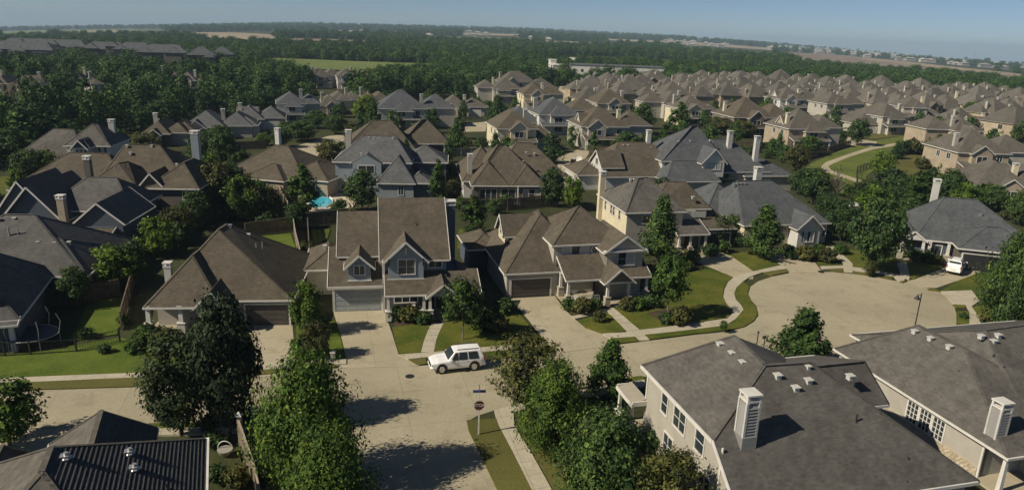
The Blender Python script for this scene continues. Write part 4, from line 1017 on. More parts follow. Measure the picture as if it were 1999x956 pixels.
# ------------------------------------------------------------------ houses further off, each placed where it stands
WALLS = ['greige', 'cream', 'tan_brick', 'pale', 'brown_brick', 'dark_slate']
def mid_house(label, px, py, wpx, deg, st=1, roof='roof_tan', wall='greige', seed=0, depth=12.0, left=True, gar=False, group=None):
    """px,py: middle of the front wall at the ground; wpx its width in the survey photo"""
    a, c = G(px - wpx / 2, py), G(px + wpx / 2, py); W_ = (a - c).length; o = G(px, py); r = random.Random(seed * 7 + 3)
    hh = House(label, None, deg, roof, wall, xy=(o.x, o.y), group=group); hh.near = False
    ze = 5.5 if st == 2 else 2.9
    x0, x1 = -W_ / 2, W_ / 2; k = r.uniform(.56, .66) * W_
    if left: A, B_ = (x0, x0 + k), (x0 + k - 1.5, x1)
    else: A, B_ = (x1 - k, x1), (x0, x1 - k + 1.5)
    hh.hip(A[0], A[1], 0, depth, ze, p=r.uniform(.66, .8), ov=.4)
    hh.hip(B_[0], B_[1], r.uniform(1.5, 3), depth + r.uniform(-2, 2), 2.9 if st == 1 or r.random() < .5 else ze, p=.72, ov=.4, mat=r.choice([wall, 'greige']))
    gx = A[0] + (A[1] - A[0]) * r.uniform(.1, .4); gw = min(4.6, (A[1] - A[0]) * .45)
    bump = r.uniform(-1.8, -.8)
    if seed == 31:
        hh.gable(gx + gw + .6, gx + gw * 2, bump, 4, ze, axis='y', p=.9, ov=.35, ends=(1, 0), take=False)
    if seed % 3 == 1: hh.hip(gx, gx + gw + 1, bump, 5, ze - (0 if st == 1 else r.choice([0, .6])), p=.75, ov=.35, take=False)
    else: hh.gable(gx, gx + gw, bump, 4, ze, axis='y', p=r.uniform(.65, .9), ov=.35, ends=(1, 0), take=False)
    hh.window('S', bump, gx + gw * .25, gx + gw * .75, ze - 2.0, ze - .7, 2, 1)
    if seed % 4 == 2: hh.hip(B_[1] - 4.5, B_[1] + 1.2, 4, 10, 2.9, p=.6, ov=.35, take=False)
    if seed % 5 == 0: hh.gable(A[0] + .6, A[0] + 6, 4, 7.4, ze + .9, axis='x', hr=ze + 2.7, z0=ze, ov=.3, ends=(1, 0), take=False)
    if st == 2:
        hh.window('S', bump, gx + gw * .25, gx + gw * .75, .9, 2.2, 2, 1)
        hh.shed(A[0] + .2, A[1] - .2, -2.6, 0, 2.6, 3.4)
        for x in (A[0] + .5, A[1] - .5): hh.column(x, -2.4, 2.6, 0, None, .3)
    for t in (.55, .82):
        x = A[0] + (A[1] - A[0]) * t
        if x - .6 > gx + gw + .2: hh.window('S', 0, x - .6, x + .6, ze - 1.9, ze - .6, 2, 1)
    hh.window('W', A[0], 2.5, 3.9, ze - 1.9, ze - .6, 2, 1); hh.window('W', A[0], 6.5, 7.7, ze - 1.9, ze - .6, 2, 1)
    if gar:
        gx0 = (B_[0] + B_[1]) / 2 - 2.3; b = MB(); b.box(gx0, gx0 + 4.6, 1.38, 1.46, 0, 2.2); b.build('garage_door', 'garage_white', hh.e)
    hh.chimney(r.choice([A[0] + 1.2, A[1] - 1.0]), depth * r.uniform(.25, .7), 2, ze + 3.9, .9, .8, r.choice(['greige', 'cream', wall]))
    if r.random() < .7: hh.vent(A[0] + (A[1] - A[0]) * .45, depth * .36, ze + depth * .36 * .6 , True, .3)
    return hh
MID = [
 ('slate-grey house with a white-edged gable, in front of the far oaks', 815, 250, 150, 14, 2, 'roof_slate', 'greige', 1, 13, True, False),
 ('tan-roofed house with a pale garage behind the slate gabled house', 905, 228, 84, 10, 1, 'roof_tan', 'cream', 2, 12, True, True),
 ('cream house with a small upper dormer window and a white double garage in shade', 1030, 296, 118, 14, 2, 'roof_brown', 'cream', 3, 13, True, True),
 ('slate-roofed house with a tall white chimney rising behind the cream dormer house', 1060, 262, 140, 14, 2, 'roof_slate', 'pale', 4, 14, False, False),
 ('brown two-storey house with a low porch roof, beyond the pale driveway', 1205, 290, 140, 12, 2, 'roof_brown', 'greige', 5, 13, True, False),
 ('tan hip house below the white school building', 1035, 184, 104, 20, 2, 'roof_tan', 'greige', 6, 12, True, False),
 ('tan hip house with a low wing at the edge of the trees', 976, 200, 80, 12, 2, 'roof_tan', 'greige', 7, 12, False, False),
 ('brown hip house next to the straight street to the school', 1062, 214, 78, 12, 2, 'roof_brown', 'cream', 8, 12, True, False),
 ('wide brown hip house right of the straight street', 1172, 234, 110, 12, 2, 'roof_brown', 'greige', 9, 13, False, False),
 ('cluster house with grey-brown roof at the end of the green field, leftmost', 640, 172, 62, 30, 2, 'roof_tan', 'greige', 10, 12, True, False),
 ('cluster house with grey-brown roof at the end of the green field, right one', 690, 174, 60, 20, 2, 'roof_tan', 'pale', 11, 12, True, False),
 ('small brown-roofed house in front of the dark oak grove', 738, 212, 58, 25, 1, 'roof_brown', 'greige', 12, 12, True, False),
 ('long tan-roofed house left of the bright green tree', 678, 212, 66, 20, 1, 'roof_tan', 'cream', 13, 12, True, False),
 ('grey hip house with a tall pale chimney, first of the row below the woods', 425, 272, 132, 14, 1, 'roof_grey', 'pale', 14, 13, True, False),
 ('grey-brown hip house with a white garage, second of the row below the woods', 508, 254, 96, 16, 1, 'roof_grey', 'greige', 15, 13, True, True),
 ('dark slate hip house, third of the row below the woods', 585, 240, 84, 18, 2, 'roof_slate', 'pale', 16, 12, True, False),
 ('tan gabled house, last of the row below the woods', 632, 224, 70, 20, 1, 'roof_tan', 'greige', 17, 12, False, False),
 ('dark brown house half hidden by trees above the big brown house', 322, 286, 84, 10, 1, 'roof_brown', 'dark_brown', 18, 12, True, False),
 ('grey-walled house deep in the woods near the left edge', 12, 196, 60, 10, 2, 'roof_tan', 'greige', 19, 11, True, False),
 ('tan house in the woods with a pale side wall', 66, 200, 62, 14, 2, 'roof_tan', 'cream', 20, 11, True, False),
 ('small tan gabled house in a gap of the woods', 160, 184, 40, 14, 2, 'roof_tan', 'greige', 21, 11, True, False),
 ('tan house in the woods seen end on', 200, 195, 44, 40, 2, 'roof_tan', 'greige', 22, 11, True, False),
 ('low tan roof showing among the tree tops, left of centre of the woods', 330, 176, 38, 14, 2, 'roof_tan', 'greige', 23, 11, True, False),
 ('long low tan roof showing among the tree tops in the middle of the woods', 376, 186, 64, 8, 2, 'roof_tan', 'greige', 24, 11, True, False),
 ('brown two-storey house with a covered porch beside the path through the green', 1592, 292, 112, 12, 2, 'roof_tan', 'tan_brick', 25, 12, True, False),
 ('tall brown hip house with a dark blank side wall above the slate roof', 1490, 266, 118, 12, 2, 'roof_brown', 'brown_brick', 26, 14, True, False),
 ('tan hip house with a tall pale chimney and a cream side wall', 1376, 246, 96, 14, 2, 'roof_tan', 'cream', 27, 12, True, False),
 ('tall tan hip house beyond the small driveway by the green', 1726, 262, 84, 14, 2, 'roof_tan', 'greige', 28, 14, False, True),
 ('hip house with a tall white chimney standing at the far end of the path', 1862, 294, 88, 4, 2, 'roof_tan', 'tan_brick', 29, 11, False, False),
 ('low brown hip house with a white garage right of the path house', 1934, 266, 62, -6, 1, 'roof_brown', 'pale', 30, 11, True, True),
 ('cream house with two white-edged front gables', 1906, 224, 62, 0, 2, 'roof_tan', 'cream', 31, 10, True, False),
 ('large tan brick house with a blank wall at the right edge', 1944, 348, 148, 2, 2, 'roof_tan', 'tan_brick', 32, 13, True, False),
 ('low tan brick house at the right edge, in front of the large blank-walled one', 1990, 396, 150, -6, 1, 'roof_tan', 'tan_brick', 33, 12, True, False),
 ('tan house with a pale chimney right of the shaded tree by the green', 1648, 232, 70, 12, 2, 'roof_tan', 'greige', 34, 12, True, False),
 ('tan hip house just above the tall brown hip house', 1560, 222, 74, 12, 2, 'roof_tan', 'pale', 35, 12, True, False),
 ('tan house behind the bright green street tree', 1300, 232, 78, 12, 2, 'roof_tan', 'greige', 36, 12, False, False),
 ('grey-tan house with a pale chimney below the low hedge of the green', 1800, 240, 66, 0, 2, 'roof_tan', 'greige', 37, 11, True, False),
]
for q in MID: mid_house(*q)

# ------------------------------------------------------------------ school hall, apartment blocks, far buildings
def block(name, label, cat, px, py, wpx, dp, hgt, deg, roof, wall, group=None, hip=True, win=0):
    o = GT(px, py); W_ = wpx / F * o.length
    e = empty(name, (o.x, o.y, o.z - .3), math.radians(deg), label, cat, group)
    b = MB(); b.box(-W_ / 2, W_ / 2, 0, dp, 0, hgt); b.build('wall', wall, e)
    b = MB()
    if hip:
        v, h2 = 1.0, hgt + dp * .3
        b.add([(-W_ / 2 - v, -v, hgt), (W_ / 2 + v, -v, hgt), (W_ / 2 + v, dp + v, hgt), (-W_ / 2 - v, dp + v, hgt), (-W_ / 2 + dp * .4, dp / 2, h2), (W_ / 2 - dp * .4, dp / 2, h2)],
              [(0, 1, 5, 4), (1, 2, 5), (2, 3, 4, 5), (3, 0, 4), (3, 2, 1, 0)])
    else: b.box(-W_ / 2 - .3, W_ / 2 + .3, -.3, dp + .3, hgt, hgt + .5)
    b.build('roof', roof, e)
    if name == 'apartment_building':
        rq = random.Random(int(px)); n = max(2, int(W_ / 11))
        for k in range(n):
            x0 = -W_ / 2 + W_ * k / n + rq.uniform(0, 2); x1 = x0 + W_ / n * rq.uniform(.5, .8); z = hgt + rq.uniform(-1.5, 2.2); y0 = rq.uniform(-3, 0)
            q = MB(); q.box(x0, x1, y0, dp - 3, 0, z); q.build('wall', wall, e); xm, h2 = (x0 + x1) / 2, z + (x1 - x0) * .33; q = MB()
            q.add([(x0 - .7, y0 - .7, z), (x1 + .7, y0 - .7, z), (x1 + .7, dp - 2, z), (x0 - .7, dp - 2, z), (xm, y0 + (x1 - x0) * .4, h2), (xm, dp - 5, h2)], [(0, 1, 4), (1, 2, 5, 4), (2, 3, 5), (3, 0, 4, 5), (3, 2, 1, 0)]); q.build('roof', roof, e)
    me = None
    for k in range(win):
        x = -W_ / 2 + W_ * (k + .5) / win
        if me is None: b = MB(); b.box(-.8, .8, -.08, 0.02, 0, 1.8); oo = b.build('window', 'glass', e); me = oo.data
        else: oo = bpy.data.objects.new('window', me); COL.objects.link(oo); oo.parent = e
        oo.location = (x, 0, hgt * .45)
    FOOT.append((o.x, o.y + dp / 2, W_ * .5))
    return e
block('school_hall', 'white flat-roofed hall block with tall windows at the end of the straight street', 'school', 1094, 155, 30, 16, 8.5, 8, 'garage_white', 'white', None, False, 4)
block('school_tower', 'narrow white tower at the left corner of the hall', 'tower', 1079, 152, 11, 7, 11, 8, 'garage_white', 'white', None, False, 1)
block('school_wing', 'long low grey-roofed school wing with a white edge, right of the white hall', 'school', 1205, 153, 178, 24, 7.5, -2, 'roof_grey', 'white', None, False, 12)
block('barn', 'low pale barn behind the school hall', 'barn', 1117, 131, 34, 12, 4, 4, 'pale', 'pale')
for i, (px, py, wp, dg, lb) in enumerate([(40, 122, 100, 6, 'dark-walled apartment block with a pale hipped roof at the left edge of the far woods'),
     (60, 108, 92, 8, 'apartment block behind the leftmost one, dark gap in its middle'), (130, 112, 62, 10, 'apartment block with the highest roof of the row'),
     (205, 120, 70, 12, 'apartment block with a flat-looking ridge, middle of the row'), (262, 121, 62, 12, 'apartment block with dark end wall right of the middle one'),
     (318, 128, 80, 10, 'long apartment block with two ridge steps'), (395, 134, 44, 20, 'small apartment block in the trees, pale roof end'), (436, 131, 36, 20, 'last small apartment block, beside the round yellow-green tree')]):
    block('apartment_building', lb, 'apartment block', px, py, wp, 16, 8, dg, 'roof_slate', 'dark_brown', 'apartment blocks beyond the woods', True, 5)
for i, (px, py, wp, lb) in enumerate([(513, 114, 10, 'white trailer parked at the left corner of the green field'), (554, 113, 16, 'longer white trailer at the top edge of the green field')]):
    o = GT(px, py); W_ = wp / F * o.length; e = empty('trailer', (o.x, o.y, o.z + .5), .1, lb, 'trailer')
    b = MB(); b.box(-W_ / 2, W_ / 2, 0, 2.5, .6, 3.2); b.build('box', 'white', e)
    for x in (-W_ * .3, W_ * .3):
        b = MB(); b.tube([(x, -.02, .45), (x, 2.5, .45)], [.45, .45], 10); b.build('wheel', 'tyre', e)

# far suburb rows: shared shapes
def far_proto(seed):
    r = random.Random(seed)
    hh = House('tan-roofed house packed among many like it in the far rows of the suburb', None, 0, 'roof_far', 'far_wall', trim='trim_tan', xy=(0, 0), group='houses packed in the far rows'); hh.near = False
    st = 5.4 if seed % 4 else 2.9
    a = r.uniform(9.5, 12); d = r.uniform(11, 13)
    hh.hip(-a / 2, a / 2, 0, d, st, p=r.uniform(.75, .95), ov=.4, take=False)
    hh.hip(a / 2 - 3 if seed % 2 else -a / 2 - 3, a / 2 + 3 if seed % 2 else -a / 2 + 3, 2.5, d - 2, 2.9 if seed % 3 else st, p=.75, ov=.35, take=False)
    hh.gable(-a * .3, -a * .3 + 4, -1.6, 4, st - .3, axis='y', p=.85, ov=.3, ends=(1, 0), take=False)
    hh.chimney(a / 2 - 1 if seed % 2 else -a / 2 + 1, d * r.uniform(.2, .7), 2, st + 3.9, .85, .8, r.choice(['greige', 'far_wall', 'far_wall']))
    hh.window('S', -1.6, -a * .3 + 1.2, -a * .3 + 2.8, st - 2, st - .7, 2, 1); hh.window('S', 0, 1.8, 3.4, st - 2, st - .7, 2, 1); hh.window('W', -a / 2, 4, 5.4, st - 2, st - .7, 2, 1)
    bpy.context.view_layer.update(); remember(hh.e); return hh.e
PROTO = [far_proto(s) for s in range(7)]
FAR_REGION = [G(1130, 204), G(1118, 178), G(1180, 174), G(1300, 170), G(1500, 167), G(1700, 178), G(1850, 190), G(2060, 206), G(2100, 330), G(1960, 262), G(1830, 246), G(1760, 232), G(1640, 225), G(1540, 212), G(1430, 208), G(1330, 205), G(1240, 214)]
FR = [(p.x, p.y) for p in FAR_REGION]
rr = random.Random(11); used = [False] * 7; n_far = 0; FARH = []
ang = math.radians(16); cc, ss = math.cos(ang), math.sin(ang)
spots = []
for i in range(-8, 34):
    for j in range(-30, 60):
        u_, v_ = j * 12.4 + rr.uniform(-1.2, 1.2) + (i % 2) * 6, i * 15.0 + rr.uniform(-1.5, 1.5) + (3 if i % 2 else 0)
        x, y = u_ * cc - v_ * ss, 150 + u_ * ss + v_ * cc
        if inside(x, y, FR) and all(math.hypot(x - a, y - b_ ) > c + 4.5 for a, b_, c in FOOT): spots.append((math.hypot(x, y), x, y, i))
spots.sort()
for d, x, y, i in spots[:292]:
    k = rr.randrange(7); rz = ang + (math.pi if i % 2 else 0) + rr.choice([0, 0, 0, math.pi / 2]) + rr.uniform(-.08, .08)
    z = terrain(x, y) - .1; s_ = rr.uniform(.82, 1.0)
    row = 'near' if d < 300 else ('middle' if d < 420 else 'last')
    lb = {'near': 'tan-roofed house in the nearer rows of the packed suburb at the right', 'middle': 'tan-roofed house in the middle rows of the packed suburb at the right', 'last': 'small-looking tan-roofed house in the last rows before the belt of woods'}[row]
    grp = {'near': 'houses in the nearer packed rows', 'middle': 'houses in the middle packed rows', 'last': 'houses in the last packed rows'}[row]
    if not used[k]:
        used[k] = True; e = PROTO[k]; e.location = (x, y, z); e.rotation_euler.z = rz; e['label'] = lb; e['group'] = grp
    else: copy_tree(PROTO[k], (x, y, z), rz, s_, lb, grp)
    FARH.append((x, y)); FOOT.append((x, y, 7)); n_far += 1
print('far houses', n_far, 'of', len(spots))
TOWN_AREAS = [[(p.x, p.y) for p in (GT(1490, 90), GT(1700, 100), GT(2010, 126), GT(2010, 137), GT(1800, 120), GT(1640, 108), GT(1500, 98))]]
# town on the horizon: too small to pick apart, one mass
b = MB(); rr = random.Random(5)
for px0, py0, px1, py1, n in ((1500, 94, 1999, 126, 420), (1290, 82, 1420, 90, 24), (900, 66, 1080, 78, 14), (600, 62, 900, 72, 12), (1640, 104, 1999, 134, 160)):
    for _ in range(n):
        t = rr.random(); p = GT(px0 + (px1 - px0) * t, py0 + (py1 - py0) * t + rr.uniform(-4.5, 4.5))
        s_ = rr.uniform(6, 13); h_ = rr.uniform(4, 8)
        if math.hypot(p.x, p.y) > 7000: continue
        b.box(p.x - s_, p.x + s_, p.y - 6, p.y + 6, p.z - 2, p.z + h_)
        b.add([(p.x - s_ - 1, p.y - 7, p.z + h_), (p.x + s_ + 1, p.y - 7, p.z + h_), (p.x + s_ + 1, p.y + 7, p.z + h_), (p.x - s_ - 1, p.y + 7, p.z + h_), (p.x, p.y, p.z + h_ + 4)], [(0, 1, 4), (1, 2, 4), (2, 3, 4), (3, 0, 4), (3, 2, 1, 0)])
M['town'] = mottled('town_walls', (.25, .235, .21), (.42, .39, .34), .004, .02, .9, 0, 'World', .4)
o = b.build('distant_town', 'town'); o['kind'] = 'stuff'; o['label'] = 'pale houses of a distant town strung along the horizon'
p = GT(1902, 112); b = MB(); b.tube([(0, 0, 0), (0, 0, 60)], [3.0, 1.2], 6); o = b.build('radio_mast', 'metal_grey'); o.location = (p.x, p.y, p.z); tag(o, 'thin grey mast on the horizon near the right edge', 'mast')

# ------------------------------------------------------------------ fences
def fence(name, label, pix, h=1.8, mat='fence', cat='fence', step=2.4, kind='board', z=0.05):
    P = [G(*q) for q in pix] if not isinstance(pix[0], Vector) else pix
    o = P[0]; e = empty(name, (o.x, o.y, z), 0, label, cat)
    for a, c in zip(P, P[1:]):
        a, c = a - o, c - o; a.z = c.z = 0; L_n = (c - a).length; n = max(1, round(L_n / step)); d = (c - a) / n; u_ = d.normalized(); w_ = Vector((-u_.y, u_.x, 0))
        for i in range(n):
            p, q = a + d * i, a + d * (i + 1)
            pb = MB(); pb.bar(p, p + Vector((0, 0, h + .08)), .1, .1); pb.build('post', mat, e)
            b = MB()
            if kind == 'board':
                m_ = int(d.length / .16)
                for k in range(m_):
                    s0 = p + u_ * (.06 + k * (d.length - .12) / m_); s1 = s0 + u_ * ((d.length - .12) / m_ * .9); off = w_ * (.018 if k % 2 else -.002)
                    b.add([s0 + off, s1 + off, s1 + off + Vector((0, 0, h - .03 * (k % 3))), s0 + off + Vector((0, 0, h - .03 * (k % 3)))], [(0, 1, 2, 3)])
                b.bar(p + Vector((0, 0, h + .03)), q + Vector((0, 0, h + .03)), .12, .05)
                for zz in (.35, h * .55, h - .25): b.bar(p + w_ * .05 + Vector((0, 0, zz)), q + w_ * .05 + Vector((0, 0, zz)), .05, .09)
                b.build('fence_panel', mat, e)
            else:
                for zz in (.15, h - .12): b.bar(p + Vector((0, 0, zz)), q + Vector((0, 0, zz)), .03, .04)
                m_ = int(d.length / .2)
                for k in range(m_): s0 = p + u_ * ((k + .5) * d.length / m_); b.bar(s0, s0 + Vector((0, 0, h)), .02, .02)
                b.build('fence_panel', mat, e)
    pb = MB(); pb.bar(c, c + Vector((0, 0, h + .08)), .1, .1); pb.build('post', mat, e)
    return e
fence('wooden_fence', 'weathered fence running down from the brown hip house to the long back fence, sunlit top', [(540, 372), (552, 400), (572, 436)], 2.0, 'fence_pale')
fence('wooden_fence', 'leaning-looking plank fence along the right side of the small back lawn', [(572, 442), (578, 480), (588, 522)], 1.9, 'fence_pale')
fence('wooden_fence', 'dark back fence left of the pool, behind the strip of dry lawn', [(405, 425), (470, 424), (555, 422)], 1.9)
fence('wooden_fence', 'shaded fence across the yard behind the brown hip-roofed house', [(480, 463), (572, 450)], 1.9)
fence('wooden_fence', 'dark fence between the pool yard and the blue-grey house', [(578, 446), (660, 436), (720, 430)], 2.0)
fence('wooden_fence', 'dark fence on the left side of the blue-grey house', [(601, 446), (606, 530), (622, 538)], 1.8)
fence('wooden_fence', 'brown fence behind the porch house below the covered patio', [(900, 418), (990, 412), (1090, 402)], 2.0)
fence('wooden_fence', 'fence beside the left wall of the brown hip-roofed house', [(262, 555), (250, 600), (238, 645)], 1.8)
fence('wooden_fence', 'fence across the left back lawn under the bushes', [(85, 600), (150, 594), (235, 578)], 1.8)
fence('wooden_fence', 'dark fence between the slate house and the big tree at the turning circle', [(1600, 420), (1655, 432), (1700, 440)], 1.8)
fence('wooden_fence', 'low wooden fence beside the path through the green', [(1560, 318), (1610, 300), (1660, 285)], 1.6)
fence('wooden_fence', 'reddish-brown overgrown fence at the top of the dry yard by the path', [(1772, 302), (1820, 296), (1872, 304)], 1.9)
fence('wooden_fence', 'fence between the pool house garden and the pale mid street', [(640, 312), (655, 340), (645, 362)], 1.8)
fence('wooden_fence', 'fence in the gap left of the broad brown house', [(850, 322), (868, 360), (905, 368)], 1.8)
fence('wooden_fence', 'fence behind the brown porch-roofed house beyond the pale driveway', [(1150, 300), (1215, 303), (1280, 298)], 1.8)
fence('wooden_fence', 'pale garden fence below the cream dormer house', [(880, 306), (940, 304), (1000, 306)], 1.8, 'fence_pale')
fence('wooden_fence', 'fence behind the row of houses under the woods', [(380, 300), (440, 294), (520, 290)], 1.8)
fence('wooden_fence', 'fence in front of the tall brown hip house above the slate roofs', [(1400, 290), (1470, 292), (1540, 290)], 1.8)
fence('iron_fence', 'black iron fence along the edge of the green beside the curved path', [(1672, 366), (1672, 338), (1720, 320), (1768, 300)], 1.5, 'black', kind='iron')
fence('iron_fence', 'black iron fence in front of the trampoline yard at the left', [(-40, 700), (60, 694), (150, 688), (235, 668)], 1.3, 'black', kind='iron')
fence('wooden_fence', 'fence running to the camera beside the dark yard, white-capped post at its end', [Vector((-18.2, 43.2, 0)), Vector((-15.6, 38.6, 0)), Vector((-13.0, 33.4, 0))], 1.9, 'fence_pale')
b = MB(); b.box(-.14, .14, -.14, .14, 0, 2.3); o = b.build('gate_post', 'trim_tan'); o.location = (-18.2, 43.35, 0)
b = MB(); b.add([(-.24, -.24, 2.3), (.24, -.24, 2.3), (.24, .24, 2.3), (-.24, .24, 2.3), (0, 0, 2.6)], [(0, 1, 4), (1, 2, 4), (2, 3, 4), (3, 0, 4), (3, 2, 1, 0)]); k = b.build('cap', 'white', o); tag(o, 'square gate post with a white pointed cap beside the dark yard', 'post')

# ------------------------------------------------------------------ pool
patch('pool_deck', 'deck', [(600, 372), (640, 366), (690, 368), (706, 390), (680, 412), (606, 414), (590, 395)], .1)
pool = patch('swimming_pool', 'water', [(606, 388), (614, 381), (636, 380), (650, 391), (650, 398), (636, 407), (612, 408), (602, 398)], .112, .1)
pool.pop('kind', None); pool.name = 'swimming_pool'; tag(pool, 'bright blue swimming pool with cut corners in a pale deck', 'pool')
P = [G(*q) for q in [(606, 388), (614, 381), (636, 380), (650, 391), (650, 398), (636, 407), (612, 408), (602, 398)]]
b = MB(); b.tube([p + Vector((0, 0, .14)) for p in P + P[:1]], [.17] * 9, 4); b.build('pool_edge', 'white', pool)

# ------------------------------------------------------------------ cars
def rounded(w, y): return w
def suv(name, label, cat, p, rz, s=1.0, paint='car_white', z=.03, pickup=False):
    """front towards -x; length 5.1, width 2.0, height 1.9"""
    e = empty(name, (p.x, p.y, z), rz, label, cat); e.scale = (s * .98, s, s * 1.12)
    L = 2.55; st = []     # stations: x, half width, z bottom, z belt, z top, half width at the top
    xs = [(-2.55, .78, .55, .80, .86, .70), (-2.42, .93, .38, .92, 1.0, .84), (-1.9, .99, .34, 1.0, 1.1, .9), (-1.15, 1.0, .34, 1.04, 1.16, .92), (-.98, 1.0, .34, 1.05, 1.2, .90),
          (-.35, 1.0, .34, 1.06, 1.76, .76), (.1, 1.0, .34, 1.06, 1.83, .76), (1.3, 1.0, .34, 1.08, 1.84, .76), (2.15, .99, .36, 1.08, 1.80, .74), (2.42, .95, .42, 1.06, 1.30, .88), (2.55, .86, .5, .95, 1.05, .84)]
    if pickup: xs = [q if q[0] < .8 or q[0] > 2.3 else (q[0], q[1], q[2], q[3], 1.12, .94) for q in xs[:7]] + [(.75, 1.0, .34, 1.06, 1.8, .76), (1.0, 1.0, .34, 1.06, 1.12, .95), (2.4, .99, .4, 1.06, 1.12, .95), (2.55, .9, .5, 1.0, 1.08, .86)]
    b = MB(); vs = []; fs = []; n = 8
    for x, hw, zb, zm, zt, ht in xs:
        ring = [(hw * .9, zb), (hw, zb + .18), (hw * 1.0, zm - .08), (hw * .975, zm), (ht, zt - .07), (ht * .86, zt)]
        vs += [(x, -y, z_) for y, z_ in ring] + [(x, y, z_) for y, z_ in reversed(ring)]
    n = 12
    for k in range(len(xs) - 1):
        for i in range(n): fs.append((k * n + i, k * n + (i + 1) % n, (k + 1) * n + (i + 1) % n, (k + 1) * n + i))
    fs += [tuple(range(n)), tuple(range((len(xs) - 1) * n, len(xs) * n))[::-1]]
    b.add(vs, fs); body = b.build('body', paint, e); fix_normals(body)
    bm_ = body.modifiers.new('bevel', 'BEVEL'); bm_.width = .07; bm_.segments = 3; bm_.limit_method = 'ANGLE'; bm_.angle_limit = .5
    def side_glass(x0, x1, xt0, xt1, sg):
        y0, y1, z0, z1 = .985, .785, 1.12, 1.70; q = MB()
        pts = [(x0, y0, z0), (x1, y0, z0), (xt1, y1, z1), (xt0, y1, z1)]
        q.add([(x, sg * (y + .012), z_) for x, y, z_ in pts], [(0, 1, 2, 3) if sg > 0 else (3, 2, 1, 0)]); q.build('side_window', 'glass', e)
    for sg in (-1, 1):
        side_glass(-.72, -.02, -.28, -.05, sg); side_glass(.05, .68 if pickup else .85, .05, .6 if pickup else .82, sg)
        if not pickup: side_glass(.98, 1.95, .95, 1.78, sg)
    q = MB(); q.add([(-1.0, -.86, 1.20), (-1.0, .86, 1.20), (-.42, .70, 1.73), (-.42, -.70, 1.73)], [(0, 1, 2, 3)]); q.v = [(x - .035, y, z_ + .02) for x, y, z_ in q.v]; q.build('windscreen', 'glass', e)
    xr = .8 if pickup else 2.19
    q = MB(); q.add([(xr + .24 if not pickup else xr + .12, -.8, 1.2), (xr + .24 if not pickup else xr + .12, .8, 1.2), (xr, .68, 1.7), (xr, -.68, 1.7)], [(0, 1, 2, 3)]); q.v = [(x + .03, y, z_) for x, y, z_ in q.v]; q.build('rear_window', 'glass', e)
    for x in (-1.58, 1.52):
        for sg in (-1, 1):
            q = MB(); q.tube([(x, sg * .74, .4), (x, sg * 1.0, .4)], [.43, .43], 18); w_ = q.build('wheel', 'tyre', e)
            q = MB(); q.tube([(x, sg * .98, .4), (x, sg * 1.015, .4)], [.29, .26], 14); rim = q.build('rim', 'chrome', w_)
            q = MB()
            for k in range(9):
                a0 = math.pi * k / 8; a1 = math.pi * (k + 1) / 8
                if k < 8: q.add([(x + math.cos(a) * r_, sg * 1.006, .4 + math.sin(a) * r_) for a, r_ in ((a0, .42), (a0, .54), (a1, .54), (a1, .42))], [(0, 1, 2, 3)])
            q.build('wheel_arch', 'black', e)
    for sg in (-1, 1):
        q = MB(); q.box(-2.56, -2.4, sg * .8 - .13, sg * .8 + .13, .72, .88); q.build('headlight', 'lens', e)
        q = MB(); q.box(2.42, 2.57, sg * .86 - .07, sg * .86 + .07, .85, 1.2); q.build('tail_light', 'red', e)
        q = MB(); q.box(-.85, -.65, sg * 1.12 - .1, sg * 1.12 + .1, 1.08, 1.26); q.build('door_mirror', paint, e)
        if not pickup: q = MB(); q.bar((-.1, sg * .62, 1.9), (2.0, sg * .62, 1.88), .05, .05); q.build('roof_rail', 'black', e)
    q = MB(); q.box(-2.6, -2.5, -.5, .5, .55, .8); q.build('grille', 'black', e)
    q = MB(); q.box(-2.62, -2.3, -.86, .86, .36, .54); q.build('front_bumper', paint, e); q = MB(); q.box(2.4, 2.66, -.86, .86, .42, .6); q.build('rear_bumper', 'chrome' if pickup else paint, e)
    if not pickup: q = MB(); q.box(2.6, 2.67, -.28, .28, .62, .78); q.build('number_plate', 'lens', e)
    for sg in (-1, 1):
        for x in (0.02, .9): q = MB(); q.box(x - .12, x + .06, sg * 1.0 - .012, sg * 1.0 + .012, .96, 1.0); q.build('door_handle', 'chrome', e)
    return e
suv('parked_car', 'white four-wheel-drive parked by the kerb in the middle of the street', 'car', G(891, 718), math.radians(17), .92, z=.03)
suv('parked_car', 'white four-wheel-drive seen from behind on the drive of the slate-grey house', 'car', G(1864, 530), math.radians(-128), .90, z=.13)
suv('pickup_truck', 'white pickup parked in front of the other white car, nose in the open garage', 'pickup', G(1879, 510), math.radians(-112), .86, z=.13, pickup=True)
